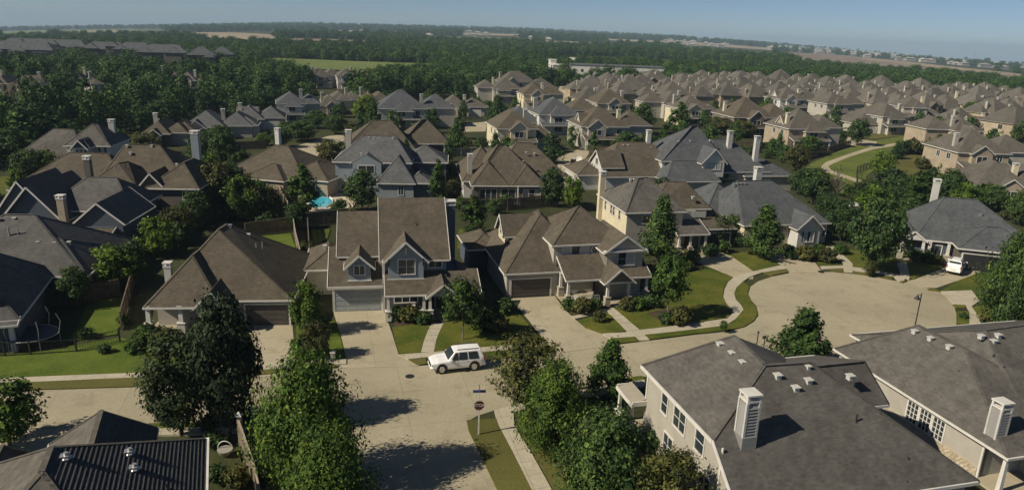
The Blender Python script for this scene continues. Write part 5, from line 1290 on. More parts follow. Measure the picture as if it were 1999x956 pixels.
# covered boat behind the slate house, bins and dish on the far drive
p = G(1664, 412); e = empty('boat', (p.x, p.y, .1), .2, 'small white covered boat on a trailer in the back yard of the slate house', 'boat')
b = MB(); b.add([(-2.6, 0, .9), (-1.4, -.9, .5), (2.2, -.9, .5), (2.2, .9, .5), (-1.4, .9, .5), (-1.4, -1, 1.1), (2.2, -1, 1.1), (2.2, 1, 1.1), (-1.4, 1, 1.1), (-.5, 0, 1.5), (1.8, 0, 1.4)],
               [(0, 1, 5), (0, 8, 4), (0, 4, 3, 2, 1), (1, 2, 6, 5), (3, 4, 8, 7), (2, 3, 7, 6), (5, 6, 10, 9), (7, 8, 9, 10), (0, 5, 9), (0, 9, 8), (6, 7, 10)]); b.build('hull', 'car_white', e); b = MB(); b.box(-2, 2, -.5, .5, .25, .5); b.build('trailer', 'black', e)
def dish(px, py, z, r, label, mat='white'):
    p = G(px, py, z); e = empty('satellite_dish', p, .6, label, 'satellite dish'); b = MB(); rings = [(0, 0), (r * .6, .12 * r), (r, .35 * r)]
    vs = [(0, 0, 0)]; n = 14
    for rr_, d in rings[1:]: vs += [(math.cos(2 * math.pi * i / n) * rr_, -d, math.sin(2 * math.pi * i / n) * rr_) for i in range(n)]
    fs = [(0, 1 + i, 1 + (i + 1) % n) for i in range(n)] + [(1 + i, 1 + n + i, 1 + n + (i + 1) % n, 1 + (i + 1) % n) for i in range(n)]
    b.add(vs, fs); b.build('reflector', mat, e); b = MB(); b.tube([(0, .03, 0), (0, .25, -.3), (0, .25, -z)], [.03] * 3, 5); b.build('mount', 'metal_grey', e); b = MB(); b.tube([(0, -.2, -r * .8), (0, -.7 * r - .2, 0)], [.02, .03], 5); b.build('arm', 'metal_grey', e); return e
dish(571, 553, 3.0, .5, 'grey satellite dish at the right eave of the brown hip-roofed house', 'metal_grey')
dish(1133, 311, 1.2, 1.0, 'large white dish standing on the pale driveway').rotation_euler.z = -.9
p = G(1122, 318); b = MB(); b.box(-.9, .9, -.4, .4, .1, .9); o = b.build('storage_box', 'fence'); o.location = p; b = MB(); b.box(-.95, .95, -.45, .45, .9, 1.0); b.build('lid', 'white', o); tag(o, 'long low box with a white lid beside the white dish', 'box')

# ------------------------------------------------------------------ street lamp, signs, posts
p = G(1779, 670); e = empty('street_lamp', (p.x, p.y, .1), 0, 'black street lamp with a hanging bell head at the edge of the turning circle', 'street lamp')
b = MB(); b.tube([(0, 0, 0), (0, 0, .7), (0, 0, .75), (0, 0, 5.05)], [.12, .1, .06, .05], 8); b.build('pole', 'black', e)
b = MB(); b.tube([(0, 0, 4.85), (-.2, 0, 5.0), (-.34, 0, 4.92)], [.03] * 3, 6); b.tube([(0, 0, 5.05), (0, 0, 5.16)], [.07, .02], 6); b.build('arm', 'black', e)
b = MB(); b.tube([(-.34, 0, 4.92), (-.34, 0, 4.75), (-.34, 0, 4.52)], [.07, .14, .28], 12); b.build('lamp_head', 'black', e)
b = MB(); b.tube([(-.34, 0, 4.54), (-.34, 0, 4.42)], [.18, .08], 10); b.build('lamp_glass', 'lens', e)
for px, py, lb in ((1475, 688, 'thin dark post behind the ridge of the foreground roof, left one'), (1488, 697, 'thin dark post behind the ridge of the foreground roof, nearer the small round tree')):
    p = G(px, py); e = empty('sign_post', (p.x, p.y, .02), 0, lb, 'post'); b = MB(); b.tube([(0, 0, 0), (0, 0, 2.0)], [.05, .05], 7); b.build('post', 'black', e); b = MB(); b.tube([(0, 0, 2.0), (0, 0, 2.14)], [.1, .08], 7); b.build('cap', 'black', e)
p = G(934, 850); e = empty('stop_sign', (p.x, p.y, .1), math.radians(6), 'stop sign on a white post carrying two street-name blades, on the corner verge', 'sign')
b = MB(); b.box(-.05, .05, -.05, .05, 0, 3.35); b.build('post', 'white', e)
b = MB(); R8 = .41; pts = [(R8 * math.cos(math.pi / 8 + i * math.pi / 4), R8 * math.sin(math.pi / 8 + i * math.pi / 4)) for i in range(8)]
b.add([(x, -.065, 2.38 + y) for x, y in pts] + [(x, -.055, 2.38 + y) for x, y in pts], [tuple(range(8)), tuple(range(15, 7, -1))] + [(i, i + 8, (i + 1) % 8 + 8, (i + 1) % 8) for i in range(8)]); sg = b.build('octagon', 'sign_red', e); fix_normals(sg)
cu = bpy.data.curves.new('stop_text', 'FONT'); cu.body = 'STOP'; cu.align_x = 'CENTER'; cu.align_y = 'CENTER'; cu.size = .33; cu.extrude = .004
tmp = bpy.data.objects.new('lettering', cu); COL.objects.link(tmp); bpy.context.view_layer.update(); tme = bpy.data.meshes.new_from_object(tmp); bpy.data.objects.remove(tmp); t_ = bpy.data.objects.new('lettering', tme); COL.objects.link(t_); t_.parent = sg; t_.location = (0, -.072, 2.38); t_.rotation_euler = (math.pi / 2, 0, 0); tme.materials.clear(); tme.materials.append(M['white'])
b = MB()
for i in range(8): a, c = pts[i], pts[(i + 1) % 8]; b.bar((a[0] * .95, -.068, 2.38 + a[1] * .95), (c[0] * .95, -.068, 2.38 + c[1] * .95), .03, .006)
b.build('white_border', 'white', sg)
b = MB(); b.box(-.46, .46, -.02, .02, 3.36, 3.56); b.build('street_name_blade', 'sign_blue', e)
b = MB(); b.box(-.02, .02, -.46, .46, 3.58, 3.78); b.build('street_name_blade', 'sign_blue', e)

# trampoline, planter, garden things
p = G(60, 672); e = empty('trampoline', (p.x, p.y, .1), 0, 'dark trampoline with a bent pale frame in the shaded back yard at the left', 'trampoline')
b = MB(); n = 24; b.slab([(2.3 * math.cos(2 * math.pi * i / n), 1.9 * math.sin(2 * math.pi * i / n), .95) for i in range(n)], .03); o = b.build('mat', 'trampoline', e); fix_normals(o)
b = MB(); b.tube([(2.4 * math.cos(2 * math.pi * i / n), 2.0 * math.sin(2 * math.pi * i / n), .95) for i in range(n + 1)], [.05] * (n + 1), 6); b.build('frame', 'metal_grey', e)
for i in range(6):
    a = i * math.pi / 3 + .3; x, y = 2.4 * math.cos(a), 2.0 * math.sin(a)
    b = MB(); b.tube([(x, y, .95), (x * 1.02, y * 1.02, 0)], [.035, .035], 6); b.build('leg', 'metal_grey', e)
    b = MB(); b.tube([(x, y, .95), (x * 1.1, y * 1.1, 2.0), (x * .98, y * .98, 2.7)], [.03] * 3, 6); b.build('net_pole', 'metal_grey', e)
p = G(440, 890); e = empty('garden_planter', (p.x, p.y, .05), 0, 'pale bowl planter with a curved hoop in the dark yard by the capped post', 'planter')
b = MB(); b.tube([(0, 0, 0), (0, 0, .25), (0, 0, .5)], [.18, .38, .5], 12); b.build('bowl', 'stone', e)
b = MB(); b.tube([(.5 * math.cos(a), .1, .5 + .55 * math.sin(a)) for a in np.linspace(0, math.pi, 12)], [.035] * 12, 6); b.build('hoop', 'white', e)
# patio furniture on the covered patio of the brown house, flower tubs, mailbox
def chair(px, py, rz, label):
    p = G(px, py, .2); e = empty('patio_chair', (p.x, p.y, .2), rz, label, 'chair')
    b = MB(); b.box(-.25, .25, -.25, .25, .38, .46); b.build('seat', 'blind', e); b = MB(); b.add([(-.25, .25, .46), (.25, .25, .46), (.25, .36, 1.0), (-.25, .36, 1.0), (-.25, .3, .46), (.25, .3, .46), (.25, .41, 1.0), (-.25, .41, 1.0)], [(0, 1, 2, 3), (7, 6, 5, 4), (3, 2, 6, 7), (1, 5, 6, 2), (0, 3, 7, 4)]); b.build('backrest', 'blind', e)
    for x in (-.22, .22):
        for y in (-.22, .22): b = MB(); b.bar((x, y, 0), (x, y, .4), .04, .04); b.build('leg', 'black', e)
chair(1005, 393, .3, 'pale patio chair left of the white window of the broad brown house'); chair(978, 394, -.4, 'pale patio chair at the left end of the same patio')
chair(806, 603, .2, 'pale chair on the front porch of the blue-grey house')
chair(1122, 596, -.2, 'pale chair on the left part of the columned porch')
chair(668, 376, 1.2, 'pale lounge chair at the far edge of the pool deck')
for px, py, rz, lb in ((650, 704, 0, 'pale box on the lawn edge by the driveway of the blue-grey house'),):
    p = G(px, py); e = empty('utility_box', (p.x, p.y, .1), .2, lb, 'utility box'); b = MB(); b.box(-.2, .2, -.2, .2, 0, .7); b.build('case', 'blind', e); b = MB(); b.box(-.23, .23, -.23, .23, .7, .77); b.build('lid', 'white', e)
# ------------------------------------------------------------------ trees
def leaf_mesh(name, mat, seed, n, leaf, shape, rx, zb, zt, blobs=18, spiky=0.0, hollow=.55):
    """many leaf-sized faces on clumps spread through the crown; returns object and clump centres"""
    g = np.random.default_rng(seed); H_ = zt - zb
    C = []; R_ = []
    k = 0
    while len(C) < blobs and k < 4000:
        k += 1
        t = g.random(); a = g.random() * 2 * np.pi
        if shape == 'round': prof = math.sqrt(max(0, 1 - (2 * t - 1) ** 2)) ** .8
        elif shape == 'cone': prof = min(1, (1.05 - t) * 1.15) * min(1, t * 5 + .35)
        elif shape == 'column': prof = min(1, (1 - t) * 2.4 + .1) * min(1, t * 4 + .5)
        elif shape == 'spread': prof = min(1, (1 - t) * 1.6 + .25) * min(1, t * 2.2 + .3)
        else: prof = 1 - abs(2 * t - 1) ** 3
        r = math.sqrt(g.random()) * rx * prof * .78
        c = np.array([r * math.cos(a), r * math.sin(a), zb + H_ * (.08 + .84 * t)])
        br = rx * g.uniform(.22, .40) * (prof * .55 + .4)
        if all(np.linalg.norm(c - q) > br * .55 for q in C): C.append(c); R_.append(br)
    C = np.array(C); R_ = np.array(R_)
    w_ = R_ ** 2; idx = g.choice(len(C), n, p=w_ / w_.sum())
    d = g.normal(size=(n, 3)); d /= np.linalg.norm(d, axis=1)[:, None]
    rad = R_[idx] * (hollow + (1 - hollow) * g.random(n) ** .6)
    sq = np.array([1, 1, .82]) if shape != 'column' else np.array([.9, .9, 1.25])
    P = C[idx] + d * rad[:, None] * sq
    # feathery shoots: leaves strung along twigs that run out to an uneven surface
    nt_ = int(n * (.38 + .3 * min(1, spiky))); K = max(24, int(blobs * 4.2)); sel = g.choice(n, nt_, replace=False)
    t = g.random(K) ** .9; az = g.random(K) * 2 * np.pi
    if shape == 'round': pr = np.sqrt(np.maximum(0, 1 - (2 * t - 1) ** 2)) ** .8
    elif shape == 'cone': pr = np.minimum(1, (1.06 - t) * 1.12) * np.minimum(1, t * 5 + .45)
    elif shape == 'column': pr = np.minimum(1, (1 - t) * 2.2 + .08) * np.minimum(1, t * 4 + .5)
    elif shape == 'spread': pr = np.minimum(1, (1 - t) * 1.6 + .25) * np.minimum(1, t * 2.2 + .4)
    else: pr = 1 - np.abs(2 * t - 1) ** 3
    rr_ = rx * pr * g.uniform(.72, 1.12 + .16 * spiky, K)
    E_ = np.stack([rr_ * np.cos(az), rr_ * np.sin(az), zb + H_ * (.04 + .98 * t)], 1)
    S_ = np.stack([E_[:, 0] * .2, E_[:, 1] * .2, np.maximum(zb * .8, E_[:, 2] - rr_ * g.uniform(.35, .8, K))], 1)
    k = g.integers(0, K, nt_); u_ = (.35 + .7 * g.random(nt_) ** .75)[:, None]
    wd = (rx * .13 * (1.15 - .6 * u_))
    P[sel] = S_[k] * (1 - u_) + E_[k] * u_ + g.normal(size=(nt_, 3)) * wd
    P[:, 2] = np.maximum(P[:, 2], zb * .75)
    q_ = P[sel] - (S_[k] * .45 + E_[k] * .55); q_ /= np.linalg.norm(q_, axis=1)[:, None] + 1e-6
    q2 = P[sel] - np.array([0, 0, zb + H_ * .35]); q2 /= np.linalg.norm(q2, axis=1)[:, None] + 1e-6
    d[sel] = q_ * .6 + q2 * .4
    nrm = d * .95 + g.normal(size=(n, 3)) * .42 + np.array([0, 0, .2]); nrm /= np.linalg.norm(nrm, axis=1)[:, None]
    a = np.cross(nrm, g.normal(size=(n, 3))); a /= np.linalg.norm(a, axis=1)[:, None]; b = np.cross(nrm, a)
    s = leaf * g.choice([.55, .85, 1.15, 1.6], n, p=[.3, .35, .25, .1])[:, None] * g.uniform(.85, 1.15, n)[:, None]
    asp = g.uniform(.45, .8, n)[:, None]
    V = np.stack([P - a * s, P - b * s * asp + nrm * s * .15, P + a * s, P + b * s * asp + nrm * s * .15], 1).reshape(-1, 3)
    me = bpy.data.meshes.new(name); me.vertices.add(4 * n); me.vertices.foreach_set('co', V.astype(np.float32).ravel())
    me.loops.add(4 * n); me.loops.foreach_set('vertex_index', np.arange(4 * n, dtype=np.int32))
    me.polygons.add(n); me.polygons.foreach_set('loop_start', np.arange(0, 4 * n, 4, dtype=np.int32)); me.polygons.foreach_set('loop_total', np.full(n, 4, dtype=np.int32))
    me.update(calc_edges=True); me.materials.append(M[mat])
    o = bpy.data.objects.new(name, me); COL.objects.link(o)
    return o, C
def make_tree(name, label, cat, shape, leafmat, n, leaf, rx, h, base=.22, seed=0, r0=.16, bark='bark', blobs=18, spiky=0., stems=1, limbs=10, group=None, hollow=.55):
    e = empty(name, (0, 0, 0), 0, label, cat, group)
    cr, C = leaf_mesh('crown', leafmat, seed, n, leaf, shape, rx, h * base, h, blobs, spiky, hollow); cr.parent = e
    r = random.Random(seed); b = MB()
    top = h * (.72 if shape in ('cone', 'column') else .5)
    for k in range(stems):
        a = 2 * math.pi * k / max(1, stems) + .5; sp = 0 if stems == 1 else rx * .22
        j = [(sp * math.cos(a) * t + r.uniform(-.04, .04) * h * .2, sp * math.sin(a) * t + r.uniform(-.04, .04) * h * .2, -.1 + (top + .1) * t) for t in (0, .25, .55, 1)]
        b.tube(j, [r0 * 1.25, r0, r0 * .75, r0 * .3], 7)
    for c in list(C)[:limbs]:
        z = min(top * .95, max(h * base * .75, c[2] * .55)); b.tube([(0, 0, z), (c[0] * .5, c[1] * .5, (z + c[2]) / 2 - .05 * h * .3), tuple(c)], [r0 * .5, r0 * .33, r0 * .12], 5)
    t = b.build('trunk', bark, e)
    bpy.context.view_layer.update(); KIDS[e.name] = [cr, t]; KIDS[cr.name] = []; KIDS[t.name] = []
    return e
PROTOS = {}
def proto(key, **kw): PROTOS[key] = dict(kw); PROTOS[key]['obj'] = None
# key: shape, material, leaf count, leaf size, crown radius and height of the first one built
proto('dark_round', name='shade_tree', shape='round', leafmat='leaf_dark', n=16000, leaf=.12, rx=2.9, h=6.6, base=.16, seed=2, stems=3, r0=.09, blobs=30)
proto('big_bright', name='oak_tree', shape='spread', leafmat='leaf_bright', n=30000, leaf=.125, rx=4.6, h=8.6, base=.12, seed=5, r0=.2, blobs=46, spiky=.7)
proto('big_deep', name='oak_tree', shape='spread', leafmat='leaf_deep', n=22000, leaf=.125, rx=4.4, h=7.4, base=.10, seed=8, r0=.2, blobs=42, spiky=.7)
proto('feathery', name='elm_tree', shape='round', leafmat='leaf_olive', n=9000, leaf=.12, rx=2.6, h=7.4, base=.25, seed=12, r0=.12, blobs=26, spiky=.8)
proto('cone', name='conical_tree', shape='cone', leafmat='leaf_mid', n=9000, leaf=.12, rx=2.1, h=5.4, base=.12, seed=15, r0=.1, blobs=28, spiky=.5)
proto('cone_deep', name='conical_tree', shape='cone', leafmat='leaf_deep', n=8000, leaf=.15, rx=2.6, h=7.2, base=.12, seed=18, r0=.12, blobs=30, spiky=.5)
proto('young', name='young_tree', shape='round', leafmat='leaf_mid', n=5000, leaf=.12, rx=2.0, h=4.8, base=.32, seed=21, r0=.07, blobs=20, bark='bark_pale')
proto('round', name='shade_tree', shape='round', leafmat='leaf_deep', n=7000, leaf=.17, rx=3.1, h=6.6, base=.16, seed=24, r0=.14, blobs=26)
proto('column', name='columnar_tree', shape='column', leafmat='leaf_mid', n=6000, leaf=.14, rx=1.6, h=7.0, base=.06, seed=27, r0=.1, blobs=26, spiky=.3)
proto('bright', name='shade_tree', shape='round', leafmat='leaf_bright', n=6000, leaf=.17, rx=2.8, h=6.0, base=.14, seed=30, r0=.12, blobs=24, spiky=.2)
proto('olive', name='shade_tree', shape='round', leafmat='leaf_olive', n=5000, leaf=.17, rx=2.8, h=5.6, base=.14, seed=33, r0=.12, blobs=22, spiky=.3)
proto('bare', name='bare_tree', shape='column', leafmat='leaf_olive', n=350, leaf=.12, rx=2.2, h=7.0, base=.25, seed=36, r0=.12, blobs=40, bark='bark_pale', limbs=40)
proto('shrub', name='shrub', shape='bush', leafmat='leaf_deep', n=2600, leaf=.10, rx=1.0, h=1.4, base=.04, seed=40, r0=.04, blobs=16, limbs=4)
proto('shrub_mid', name='shrub', shape='bush', leafmat='leaf_mid', n=2600, leaf=.10, rx=1.0, h=1.4, base=.04, seed=41, r0=.04, blobs=16, limbs=4)
proto('shrub_olive', name='shrub', shape='bush', leafmat='leaf_olive', n=2400, leaf=.10, rx=1.0, h=1.3, base=.04, seed=42, r0=.04, blobs=14, limbs=4)
proto('woodA', name='woodland_tree', shape='round', leafmat='leaf_wood', n=2600, leaf=.29, rx=4.6, h=9.5, base=.10, seed=50, r0=.2, blobs=20)
proto('woodB', name='woodland_tree', shape='spread', leafmat='leaf_wood', n=2600, leaf=.29, rx=5.0, h=8.6, base=.10, seed=51, r0=.2, blobs=18)
proto('woodC', name='woodland_tree', shape='cone', leafmat='leaf_wood', n=2300, leaf=.29, rx=4.0, h=11, base=.08, seed=52, r0=.2, blobs=24)
proto('yardA', name='yard_tree', shape='round', leafmat='leaf_wood', n=1800, leaf=.26, rx=2.9, h=6.0, base=.12, seed=53, r0=.12, blobs=20)
proto('yardB', name='yard_tree', shape='cone', leafmat='leaf_wood', n=1500, leaf=.24, rx=2.2, h=6.4, base=.10, seed=54, r0=.1, blobs=20)
def plant(key, x, y, z, rad, hgt, rz, label, group=None, cat=None):
    q = PROTOS[key]; cat = cat or ('shrub' if 'shrub' in key else 'tree')
    if q['obj'] is None:
        kw = {k: v for k, v in q.items() if k != 'obj'}; nm = kw.pop('name')
        q['obj'] = make_tree(nm, label, cat, group=group, **kw); e = q['obj']; e.location = (x, y, z); e.rotation_euler.z = rz
        e.scale = (rad / q['rx'], rad / q['rx'], hgt / q['h']); return e
    e = copy_tree(q['obj'], (x, y, z), rz, (rad / q['rx'], rad / q['rx'], hgt / q['h']), label, group); e['category'] = cat
    if not group and 'group' in e: del e['group']
    return e
def tree_px(key, cx, cb, wpx, ytop, label, rz=None, dz=0.0, group=None, hk=None):
    """foot at photo point (cx, cb); crown width in px; top at ytop"""
    p = G(cx, cb); v = p - Vector((0, 0, CAM_H)); dep = v.dot(fw); rad = wpx / 2 * dep / F
    # height from the row of its top: point above the foot that projects there
    best = 3.0
    for i in range(5, 200):
        z = i * .1; q = Vector((p.x, p.y, z - CAM_H)); yy = CY - F * q.dot(up) / q.dot(fw)
        best = z
        if yy <= ytop + wpx * .06: break
    rz = rz if rz is not None else (cx * 13 % 628) / 100
    return plant(key, p.x, p.y, dz, rad * 1.04, hk or best, rz, label, group)
T_ = tree_px
T_('dark_round', 354, 850, 134, 650, 'dark many-stemmed tree at the left kerb, the left one of the dark pair')
T_('dark_round', 450, 850, 128, 576, 'dark tree with a thin single trunk, the right and taller one of the dark pair', rz=2.2)
T_('big_bright', 606, 955, 190, 690, 'very large bright green tree at the bottom, casting its shadow on the side street')
T_('big_bright', 650, 1080, 180, 836, 'green tree top cut by the bottom edge, right of the very large one')
T_('feathery', 1026, 812, 120, 652, 'feathery dark olive tree leaning over the pavement behind the stop sign')
T_('big_bright', 1080, 900, 136, 706, 'bright green tree on the corner right of the stop sign', rz=1.1)
T_('big_deep', 1180, 1000, 190, 800, 'dark green spreading tree at the bottom, left of the two-storey side wall', rz=.4)
T_('feathery', 1300, 1040, 120, 880, 'brown-green thin-leaved tree top at the bottom edge against the greige wall', rz=2.0)
T_('cone', 1187, 775, 96, 664, 'bright conical tree at the near kerb between the street and the side porch')
T_('cone', 1560, 722, 126, 600, 'conical feathery tree between the two foreground roofs at the turning circle', rz=2.4)
T_('young', 903, 664, 80, 543, 'young round tree with a pale trunk on the front lawn of the blue-grey house')
T_('young', 1302, 622, 72, 500, 'small round tree right of the columned porch', rz=1.8)
T_('cone_deep', 1284, 520, 86, 382, 'tall dark pointed tree in front of the cream-sided house')
T_('cone_deep', 1487, 502, 88, 400, 'pyramid-shaped tree on the grass wedge before the slate house', rz=2.8)
T_('round', 1703, 532, 104, 384, 'big dense tree between the slate house and the house with the white cars')
T_('big_deep', 1958, 640, 118, 458, 'large dark tree at the right edge by the pavement of the turning circle', rz=3.3)
T_('round', 708, 412, 68, 332, 'dark round tree between the pool and the blue-grey wall', rz=1)
T_('column', 594, 418, 58, 322, 'slim bright tree left of the pool, against the pale fence')
T_('column', 923, 458, 50, 382, 'slim bright tree between the two chimneys behind the centre houses', rz=2)
T_('column', 855, 402, 34, 314, 'narrow tree at the right wall of the pool house', rz=3)
T_('round', 1076, 404, 50, 328, 'dark tree at the right corner of the covered patio', rz=4)
T_('bright', 1116, 410, 40, 344, 'light green bush-like tree beside the pale driveway')
T_('round', 440, 350, 60, 252, 'dark tall tree left of the low brown hip house', rz=5)
T_('olive', 430, 420, 84, 312, 'mixed olive tree over the shaded yard, left of the long back fence')
T_('bright', 476, 432, 66, 340, 'green tree on the strip of dry lawn', rz=3.7)
T_('olive', 350, 470, 66, 400, 'olive tree above the blue-green bushes behind the brown house', rz=1.7)
T_('bright', 312, 500, 70, 424, 'leafy tree between the slate-walled house and the brown hip roof', rz=.7)
T_('bright', 216, 562, 104, 478, 'broad leafy tree over the fence of the left back lawn', rz=2.7)
T_('round', 262, 555, 56, 470, 'dark tree squeezed against the chimney side of the brown hip-roofed house', rz=3.9)
T_('bright', 98, 348, 54, 292, 'round light tree before the cream-walled house at the left')
T_('bright', 36, 385, 36, 330, 'small bright tree on the shaded lawn at the left edge', rz=2.1)
T_('olive', 641, 322, 44, 272, 'reddish-olive round tree on the pale mid street', rz=1.2)
T_('round', 1266, 358, 54, 318, 'dark tree in front of the roofs left of the slate dormer house', rz=.3)
T_('bright', 1396, 366, 68, 318, 'bright bushy tree hiding the foot of the white dormer', rz=.9)
T_('olive', 1553, 334, 48, 280, 'olive tree right of the big slate house', rz=1.4)
T_('round', 1584, 398, 64, 328, 'dark round tree behind the slate hip roof', rz=2.6)
T_('bare', 1625, 402, 52, 318, 'leafless grey-brown tree beside the curve of the path')
T_('bright', 1721, 346, 46, 296, 'yellow-green tree by the iron fence in the green', rz=.2)
T_('column', 1789, 418, 66, 334, 'bright upright tree behind the chimney of the slate house at the right', rz=2.2)
T_('round', 1751, 404, 62, 346, 'dark low tree left of the bright upright one', rz=3.1)
T_('round', 1690, 404, 60, 350, 'dark green tree by the end of the iron fence', rz=5.1)
T_('round', 1850, 398, 56, 330, 'dark tree at the corner of the tan brick house', rz=.8)
T_('cone_deep', 1826, 312, 34, 262, 'dark pointed tree in the reddish hedge by the path', rz=.8)
T_('round', 1672, 284, 44, 232, 'dark round street tree on the little driveway beyond the green', rz=4.4)
T_('round', 1578, 302, 46, 264, 'low dark tree in front of the porch by the path', rz=3.4)
T_('column', 1325, 262, 40, 200, 'tall bright tree standing among the roofs right of centre', rz=1.3)
T_('round', 1252, 262, 44, 202, 'dark tree in the roofs left of the tall bright one', rz=.1)
T_('round', 1226, 300, 50, 258, 'first of two dark trees on the brown porch roof side', rz=.1)
T_('round', 1262, 300, 46, 258, 'second of two dark trees, nearer the slate dormer house', rz=2.1)
T_('cone_deep', 970, 246, 42, 186, 'dark tree standing before the tan hip houses left of the straight street', rz=2.1)
T_('bright', 716, 244, 50, 184, 'brightest yellow-green tree in the middle distance')
T_('column', 730, 262, 32, 196, 'dark narrow tree touching the yellow-green one', rz=.4)
T_('olive', 688, 282, 34, 238, 'small tree on the pale street patches behind the pool house', rz=5)
T_('bright', 516, 284, 30, 258, 'small yellow tree by the tall white-capped chimney', rz=5)
T_('round', 548, 288, 44, 250, 'dark bushy tree above the brown hip roof', rz=5.4)
T_('round', 590, 276, 66, 234, 'dark trees edge before the third row house', rz=.4)
T_('round', 430, 282, 50, 244, 'tree hiding the white wall of the first row house', rz=.9)
T_('olive', 284, 300, 66, 256, 'yellow-green bushy tree over the big brown house', rz=.5)
T_('bright', 20, 870, 120, 738, 'tree cut by the left edge beside the near kerb', rz=1.9)
T_('young', 1411, 650, 16, 626, 'tiny sapling on the curved verge', rz=1.9)
T_('olive', 1696, 540, 26, 508, 'small round reddish tree by the far kerb of the turning circle', rz=1.9)
T_('bright', 600, 652, 60, 548, 'leafy small tree between the brown house and the grey garage', rz=3)
T_('olive', 618, 700, 56, 628, 'low olive tree at the edge of the narrow lawn', rz=4)
T_('round', 1990, 300, 50, 234, 'dark tree among the last roofs by the right edge', rz=4)
T_('bright', 1900, 232, 44, 196, 'green tree between the white-gabled house and its neighbour', rz=4)
T_('round', 1560, 250, 40, 214, 'dark tree beside the tall brown hip house', rz=3)
for k, x, y, wp, yt_, lb in [('bright', 532, 366, 50, 304, 'sunlit green tree leaning over the front of the low brown hip roof'), ('round', 395, 330, 56, 262, 'dark tree above the pale patch left of the low brown hip house'), ('round', 470, 352, 50, 290, 'dark tree touching the left eave of the low brown hip house'), ('bright', 410, 372, 60, 300, 'light tree in the mass left of the low brown hip house'),
  ('round', 455, 398, 64, 320, 'dark tree at the top of the shaded yard'), ('bright', 505, 415, 56, 350, 'light tree above the long back fence'), ('round', 385, 448, 60, 372, 'dark tree over the shaded yard corner'), ('olive', 530, 428, 44, 362, 'olive tree at the right end of the long back fence'),
  ('round', 345, 425, 44, 372, 'dark tree against the right wall of the big brown house'), ('round', 575, 448, 40, 398, 'dark tree at the corner where the fences meet'), ('round', 665, 425, 36, 388, 'small dark tree on the pool deck edge'), ('round', 880, 360, 36, 318, 'dark tree in the gap left of the broad brown house'), ('olive', 885, 395, 34, 350, 'olive tree below the dark one in the same gap'),
  ('round', 150, 600, 60, 520, 'dark tree behind the trampoline yard fence'), ('round', 215, 548, 50, 486, 'dark tree at the corner of the grey hip house'), ('round', 1640, 470, 70, 392, 'dark tree right of the covered boat'), ('bright', 1735, 470, 56, 404, 'light tree over the small back lawn'), ('round', 1770, 444, 56, 384, 'dark tree right behind the white-gabled porch'), ('round', 1560, 380, 46, 330, 'dark tree at the back of the slate hip roof'),
  ('round', 1775, 398, 50, 340, 'dark tree left of the tall white-capped chimney'), ('bright', 1700, 420, 60, 360, 'light tree below the dark hedge mass'), ('round', 1610, 436, 50, 378, 'dark tree left of the covered boat'), ('bright', 1880, 410, 50, 356, 'light tree behind the right slate roof'), ('round', 1935, 412, 56, 360, 'dark tree before the tan brick house at the right edge'), ('round', 1990, 440, 60, 372, 'dark tree at the right edge behind the slate roof'),
  ('round', 1440, 330, 40, 284, 'dark tree between the two pale chimneys'), ('bright', 1490, 238, 40, 196, 'light tree in the row above the big slate house'), ('olive', 1405, 262, 60, 226, 'low olive tree line above the big slate house'), ('olive', 1445, 268, 50, 232, 'second olive tree in the line above the big slate house'), ('round', 1290, 392, 40, 346, 'dark tree at the upper right corner of the cream side wall'), ('round', 965, 420, 34, 388, 'small dark tree on the fence below the covered patio'),
  ('round', 1400, 480, 44, 420, 'dark tree between the cream-sided house and the slate hip house'), ('round', 1428, 470, 40, 418, 'second dark tree in that gap, nearer the slate wall'), ('round', 20, 330, 90, 250, 'dark tree at the left edge below the woods'), ('round', 60, 352, 60, 290, 'dark tree left of the cream-walled house'), ('round', 230, 300, 50, 252, 'dark tree right of the cream-walled house'), ('round', 400, 300, 44, 256, 'dark tree under the first row house'),
  ('round', 620, 250, 50, 214, 'dark tree below the last row houses'), ('round', 655, 262, 50, 222, 'dark tree in the hedge above the pale street'), ('round', 560, 268, 40, 236, 'dark tree below the third row house'), ('olive', 600, 505, 40, 470, 'small olive tree in the strip left of the centre house')]:
    T_(k, x, y, wp, yt_, lb, rz=(x % 60) / 10)
